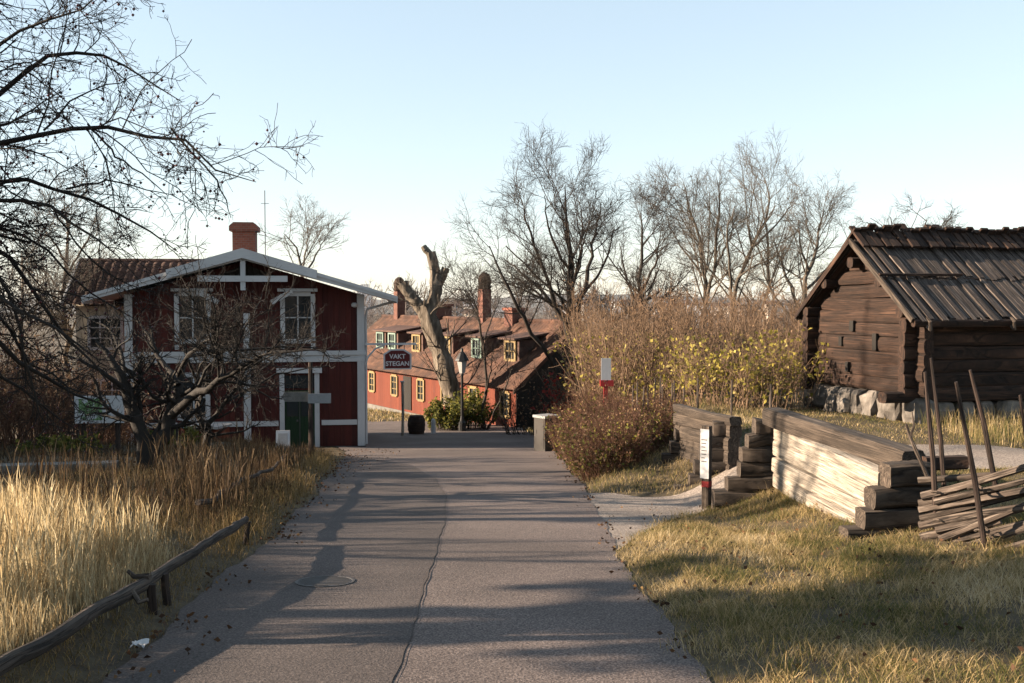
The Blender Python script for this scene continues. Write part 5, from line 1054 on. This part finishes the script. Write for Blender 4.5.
# low dry verge grass and weeds further along
parts = []
x, y = scatter(70000, -6, -1.9, 3.5, 16, lambda x, y: ss(xl(y) - x, -.02, .2) * (1 - .6 * ss(xl(y) - x, .8, 1.6))); n = len(x); parts.append(blades(x, y, rg.uniform(.03, .13, n) * (.7 + .8 * ss(xl(y) - x, .7, 1.2)), rg.uniform(.003, .006, n), rg.uniform(.3, 1.2, n), rg))
x, y = scatter(14000, -4.6, -2.2, 9.5, 24, lambda x, y: ss(xl(y) - x, .02, .25) * (1 - ss(xl(y) - x, .5, .8)) * np.clip(fbm(x, y, 1.7) + .1, 0, 1)); n = len(x); parts.append(blades(x, y, rg.uniform(.12, .38, n), rg.uniform(.004, .008, n), rg.uniform(.2, .9, n), rg))
stuff('verge_grass', merge(parts), M['vergegrass'])
parts = []
x, y = scatter(42000, -9, -2.8, 9.5, 25.5, lambda x, y: ss(xl(y) - x, .1, .6) * ss(y, 9.5, 12) * (1 - .93 * ss(xl(y) - x, 1.2, 2.4)) * np.clip(fbm(x, y) + .35, 0, 1)); n = len(x); parts.append(blades(x, y, rg.uniform(.2, .75, n) * (.45 + .5 * ss(xl(y) - x, .1, .9)) * (.8 - .42 * ss(y, 11.5, 17)) * (.55 + .9 * fbm(x + 1, y, 2.1)), rg.uniform(.004, .008, n), rg.uniform(.05, .4, n), rg, head=.8))
x, y = scatter(40000, -14, -4.5, 9.5, 28, lambda x, y: .8 * ss(xl(y) - x, 1.4, 2.6)); n = len(x); parts.append(blades(x, y, rg.uniform(.05, .2, n), rg.uniform(.006, .011, n), rg.uniform(.1, .7, n), rg))
x, y = scatter(5200, -6, -2.9, 9.0, 22, lambda x, y: ss(xl(y) - x, .3, .7) * (1 - ss(xl(y) - x, 1.6, 2.6)) * (fbm(x, y, 1.6) > .5)); n = len(x); parts.append(blades(x, y, rg.uniform(.45, .85, n) * (1 - .35 * ss(y, 13, 19)), rg.uniform(.004, .007, n), rg.uniform(.03, .3, n), rg, head=2.2))
stuff('dry_weeds', merge(parts), M['weeds'])
# right bank lawn
parts = []
dens = lambda x, y: ss(x - xr(y), -.06, .2)
dens2 = lambda x, y: dens(x, y) * np.clip((fbm(x, y, 1.5) * .5 + fbm(x + 3, y, 3.3) * .5 - .3) * 4.5, .22, 1)
x, y = scatter(230000, .9, 7.5, 3.2, 14.5, dens2); n = len(x); fb = fbm(x, y, 1.5) * .6 + fbm(x + 3, y, 3.3) * .4; parts.append(blades(x, y, rg.uniform(.02, .10, n) * (.5 + .9 * fb), rg.uniform(.003, .006, n), rg.uniform(.4, 1.5, n), rg))
x, y = scatter(7000, 1.2, 6.5, 4, 14, lambda x, y: dens(x, y) * (fbm(x, y, 1.1) > .6)); n = len(x); parts.append(blades(x, y, rg.uniform(.10, .24, n), rg.uniform(.0025, .0045, n), rg.uniform(.2, .9, n), rg))
cx, cy = scatter(1500, 1.1, 7, 3.4, 14.5, lambda x, y: dens(x, y) * (fbm(x + 2, y, 1.3) > .42)); m_ = 34; rad_ = rg.uniform(.03, .10, len(cx)); x = np.repeat(cx, m_) + rg.normal(size=len(cx) * m_) * np.repeat(rad_, m_); y = np.repeat(cy, m_) + rg.normal(size=len(cx) * m_) * np.repeat(rad_, m_); n = len(x)
parts.append(blades(x, y, rg.uniform(.06, .15, n) * np.repeat(rg.uniform(.6, 1.35, len(cx)), m_), rg.uniform(.0035, .006, n), rg.uniform(.3, 1.3, n), rg))
x, y = scatter(60000, 1.1, 14, 13.5, 24, lambda x, y: ss(x - xr(y), .0, .2) * np.where(x > 4.0, 1, ss(y, 15.4, 16))); n = len(x); parts.append(blades(x, y, rg.uniform(.03, .13, n) * np.where(x > 5.5, .55, 1.1), rg.uniform(.006, .011, n), rg.uniform(.3, 1.1, n), rg))
x, y = scatter(3500, 7.5, 13, 15.8, 19, None); n = len(x); parts.append(blades(x, y, rg.uniform(.15, .45, n), rg.uniform(.005, .009, n), rg.uniform(.1, .5, n), rg))
x, y = scatter(22000, -10, 6, 36, 60, None); k = (x - .2) * .852 + (y - 42) * .524 < -.3; x, y = x[k], y[k]; n = len(x); parts.append(blades(x, y, rg.uniform(.06, .2, n), rg.uniform(.02, .04, n), rg.uniform(.2, .9, n), rg))
stuff('bank_grass', merge(parts), M['bankgrass'])
# fallen leaves along the road edges and on the grass
x1 = []; y1 = []
yy = rg.uniform(3, 26, 1600); yy = yy[fbm(yy * 1.3, yy) > .4][:500]; x1.append(xl(yy) + np.abs(rg.normal(size=len(yy))) * .2 - .12); y1.append(yy)
yy = rg.uniform(3, 26, 900); yy = yy[fbm(yy * 2, yy) > .45]; yy = yy[:240]; x1.append(xr(yy) - np.abs(rg.normal(size=len(yy))) * .14 + .1); y1.append(yy)
x = rg.uniform(1.2, 6, 700); y = rg.uniform(3.5, 14, 700); x1.append(x); y1.append(y)
x = rg.uniform(-12, -3, 2500); y = rg.uniform(12, 28, 2500); x1.append(x); y1.append(y)
x = np.concatenate(x1); y = np.concatenate(y1); z = H(x, y) + .04 + (np.abs(x + .7) > 2.5) * rg.uniform(0, .05, len(x)); c = np.stack([x, y, z], 1); stuff('fallen_leaves', quads(c, .03 * rg.uniform(.5, 1.2, len(c)), rg, flat=.75), M['litter'])

# ------------------------------------------------------------------ air
hb = MB(); hb.box(-5300, 5300, -75, 6200, -48, 34); hz = hb.build('haze', None); hm = bpy.data.materials.new('haze'); N, L = nt(hm); N.remove(N['Principled BSDF'])
pv_ = N.new('ShaderNodeVolumePrincipled'); pv_.inputs['Color'].default_value = (.86, .92, 1, 1); pv_.inputs['Density'].default_value = .00003; L.new(pv_.outputs[0], N['Material Output'].inputs['Volume'])
hz.data.materials.append(hm); kind(hz, 'stuff')
